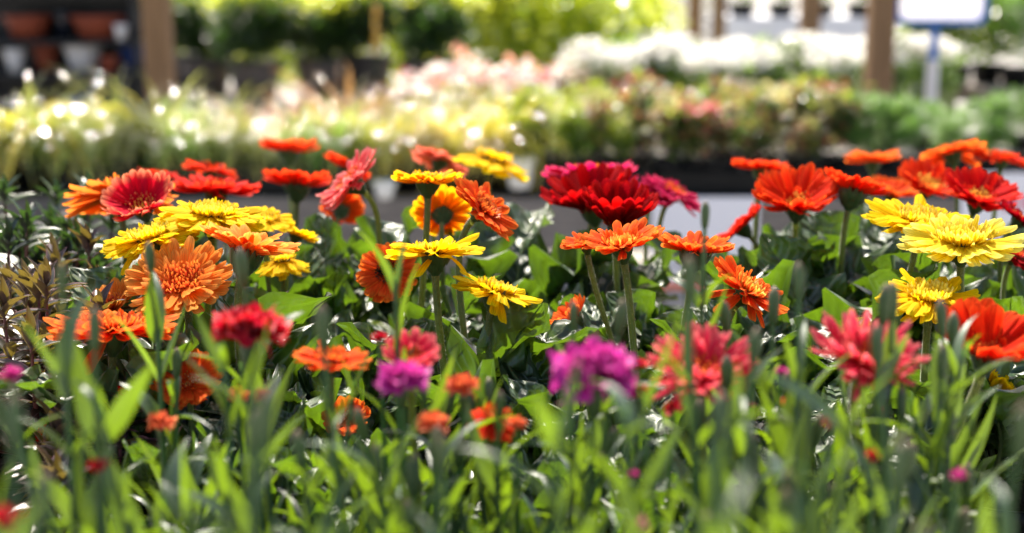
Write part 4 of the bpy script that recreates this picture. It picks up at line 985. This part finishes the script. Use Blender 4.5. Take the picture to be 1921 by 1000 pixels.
# shelf carrying the upper pots
t = thing('pot_rack', 'dark metal rack holding pots behind the table', 'rack', at_z(140, 6.62, .704))
M_RACK = solid_mat('dark_rack_metal', (.02, .02, .022), (.03, .03, .033), rough=.4, metal=.3)
up_ = one(box(.03, .03, 1.1), 'upright', M_RACK, False)
for sx in (-.42, .34):
    for sy in (-.12, .12): obj('upright', up_, t, T((sx, sy, .55)))
sh = one(box(.80, .28, .018), 'shelf', M_RACK, False)
for z in (.25, .40, .61): obj('shelf', sh, t, T((-.04, 0, z)))
obj('back_panel', one(box(.84, .012, 1.1), 'back_panel', M_RACK, False), t, T((-.04, .142, .55)))
RK = at_z(140, 6.62, .704)
def rackpot(label, px, lvl, r, h, mat, dy=0, tilt=0):
    z = RK.z + (0.004, .259, .409, .619)[lvl]
    p = at_z(px, 6.62 + dy, z)
    t = thing('plant_pot', label, 'pot', p, 'pots on the dark rack'); t.rotation_euler = (0, R_(tilt), 0)
    obj('shell', one(lathe([(.001, 0), (r * .68, 0), (r * .94, h * .78), (r * .94, h * .79), (r * 1.06, h * .80), (r * 1.06, h), (r * .95, h), (r * .66, .015), (.001, .012)], 26), 'shell', mat), t)
    return t
rackpot('terracotta bowl at the left of the upper rack shelf', 55, 2, .105, .11, M_TERRA)
rackpot('wide terracotta bowl at the right of the upper rack shelf', 188, 2, .125, .11, M_TERRA)
rackpot('dark glazed pot between the terracotta bowls', 122, 2, .04, .13, M_GLAZE)
rackpot('black pot at the right end of the upper rack shelf', 255, 2, .05, .12, M_GLAZE)
rackpot('white pot in the middle of the lower rack shelf', 158, 1, .085, .125, M_WPOT)
rackpot('tall terracotta pot left of the white pot', 88, 1, .055, .125, M_TERRA)
rackpot('blue glazed pot right of the white pot', 250, 1, .055, .12, M_BLUEG)
rackpot('terracotta bowl at the lower right of the rack', 252, 0, .075, .11, M_TERRA)
rackpot('black pot on the bottom of the rack', 60, 0, .085, .14, M_GLAZE)
rackpot('pale pot leaning at the lower left of the rack', 150, 0, .075, .14, M_WPOT)
rackpot('black pot on the top of the rack, left', 90, 3, .1, .15, M_GLAZE); rackpot('black pot on the top of the rack, right', 200, 3, .1, .15, M_GLAZE)
rackpot('small white pot at the left of the lower rack shelf', 30, 1, .045, .11, M_WPOT, -.06); rackpot('grey white pot at the front of the upper rack shelf', 228, 2, .03, .07, M_WPOT, -.11)
rackpot('small terracotta pot at the front of the lower rack shelf', 205, 1, .04, .08, M_TERRA, -.1); rackpot('terracotta pot on the bottom of the rack, centre', 105, 0, .06, .13, M_TERRA)
pf = at_z(25, 6.1, .704)
stack('large upturned black pot on the table before the rack', 25, 195, (pf - CAM).dot(FW), .15, .16, M_GLAZE).location = pf
pf = at_z(150, 6.05, .704)
stack('upturned dark bowl on the table before the rack', 150, 195, 6, .10, .11, M_GLAZE).location = pf
pf = at_z(70, 6.2, .704)
stack('white pot lying tilted on the table at the left', 70, 170, 6, .06, .13, M_WPOT, tilt=-30).location = pf + Vector((0.03, 0, .03))

# ------------------------------------------------------------------ pergola posts
def post(px, y, wd, label, h=2.7):
    p = at_z(px, y, 1.0)
    t = thing('wooden_post', label, 'post', (p.x, y, 0))
    obj('shaft', one(box(wd, wd, h, b=.008), 'shaft', M_POST, False), t, T((0, 0, h / 2)))
    obj('foot_plate', one(box(wd + .05, wd + .05, .02), 'foot_plate', M_RACK, False), t, T((0, 0, .011)))
    obj('bracket', one(box(wd * .6, wd + .03, .16), 'bracket', M_RACK, False), t, T((0, 0, h - .1)))
    return t
post(301, 5.6, .10, 'brown wooden post at the left between the pots and the dark shrubs')
post(1647, 5.75, .10, 'thick brown wooden post at the right in front of the white flowers')
post(1517, 8.0, .105, 'squared tan post behind the white flowers left of the thick post')
post(1348, 10.5, .095, 'brown post behind the white flowers, right one of the close pair')
post(1303, 10.8, .10, 'tan post behind the white flowers, left one of the close pair')
post(1230, 16.0, .09, 'thin dark brown post farthest back beside the yellow-green shrubs')

# blue-framed sign on a pole
p = at_z(1749, 6.0, 1.0)
t = thing('sign_board', 'white sign with blue frame and red band on a white pole', 'sign', (p.x, 6.0, 0))
obj('pole', one(tube([(0, 0, 0), (0, 0, .7), (0, 0, 1.06)], .024, 14), 'pole', M_WPOT), t)
obj('pole_sleeve', one(tube([(0, 0, 1.04), (0, 0, 1.19)], .019, 12), 'pole_sleeve', M_SIGNB), t)
def rrect(w, h, r, d, k=6):
    pts = []
    for cx, cz, a0 in ((w / 2 - r, h / 2 - r, 0), (-w / 2 + r, h / 2 - r, 90), (-w / 2 + r, -h / 2 + r, 180), (w / 2 - r, -h / 2 + r, 270)):
        for i in range(k + 1):
            a = R_(a0 + 90 * i / k); pts.append((cx + r * math.cos(a), cz + r * math.sin(a)))
    n = len(pts); V = []
    for s, sc in ((-d / 2, 0.0), (-d / 2, 1), (d / 2, 1), (d / 2, 0.0)):
        V += [(x * sc, s, z * sc) for x, z in pts]
    F = []
    for q in range(3):
        for i in range(n): F.append((q * n + i, q * n + (i + 1) % n, (q + 1) * n + (i + 1) % n, (q + 1) * n + i))
    V = np.array(V); return V, np.array(F), V[:, [0, 2]] * 1.0
zb_ = at(1749, 46, (Vector((0, 6, 1.2)) - CAM).dot(FW)).z
a_, b_ = rrect(.385, .30, .045, .03), rrect(.345, .26, .035, .03)
n_ = len(a_[0]) // 4
V_ = np.concatenate([a_[0][n_:2 * n_], b_[0][n_:2 * n_], b_[0][2 * n_:3 * n_], a_[0][2 * n_:3 * n_]])
F_ = np.array([(q * n_ + i, q * n_ + (i + 1) % n_, (q + 1) % 4 * n_ + (i + 1) % n_, (q + 1) % 4 * n_ + i) for q in range(4) for i in range(n_)])
obj('frame', quads('frame', V_, F_, V_[:, [0, 2]], M_SIGNB, None, False), t, T((.01, -.03, zb_ + .15)))
M_FACE = sheet_mat('translucent_sign_plastic', [(0, (.82, .81, .82)), (1, (.85, .84, .85))], (.9, .88, .88), tfac=.6, rough=.4, spec=.3, streak=.02, var=.02)
M_BAND = sheet_mat('translucent_red_print', [(0, (.75, .12, .10)), (1, (.75, .12, .10))], (.85, .2, .16), tfac=.5, rough=.4, streak=.02, var=.02)
obj('face', one(rrect(.35, .265, .035, .004), 'face', M_FACE, False), t, T((.01, -.03, zb_ + .15)))
obj('red_band', one(box(.33, .002, .15), 'red_band', M_BAND, False), t, T((.01, -.0345, zb_ + .193)))

# ------------------------------------------------------------------ far right: pale benches with greenery, louvre fence, car park side
M_PALEB = solid_mat('white_painted_board', (.66, .66, .70), (.74, .74, .78), scale=3, rough=.6, bump=.05)
bench('far_bench', 'white-fronted bench with dark trays far behind the brown posts', 1.9, 3.75, 13.0, 14.0, .98, M_PALEB, boards=5, apron=.2)
for i in range(5):
    y = 13.2; x = 2.1 + i * .36
    leafy('potted_plant', 'green plant in a black pot on the white-fronted bench, ' + ('first from the close posts', 'second from the close posts', 'in the middle of the row', 'second from the squared post', 'nearest the squared post')[i], 'potted plant', (x, y, .984),
          bushset('lime', 0), group='plants on the far white bench', pot=(.14, .12), sc=1.3)
t = thing('louvre_fence', 'pale louvred fence panel behind the thin brown post', 'fence', at_z(1272, 18, 0))
lv = one(box(1.1, .03, .12), 'slat', solid_mat('pale_louvre', (.60, .58, .48), (.68, .66, .56), rough=.6), False)
for k in range(11): obj('slat', lv, t, T((0, 0, .1 + k * .15)) @ RX(25))
for s in (-1, 1): obj('post', one(box(.06, .06, 1.8), 'post', M_PALEB, False), t, T((s * .58, 0, .9)))
bench('side_bench', 'grey bench with bright shrubs at the far right', 2.75, 4.6, 8.2, 9.2, .74, M_WOOD, boards=6)
for i, (px, y, sc, lb) in enumerate(((1790, 8.5, 1.9, 'lime green bush right of the sign pole'), (1850, 8.7, 2.3, 'lime green bush farthest right under the sign'), (1905, 8.4, 1.8, 'green bush at the right edge on the grey bench'), (1725, 8.6, 1.7, 'lime green bush left of the sign pole'))):
    p = at_z(px, y, .74)
    leafy('potted_plant', lb, 'potted plant', (p.x, y, .744), bushset('lime' if i != 2 else 'heath', 20), pot=(.1, .12), sc=sc)
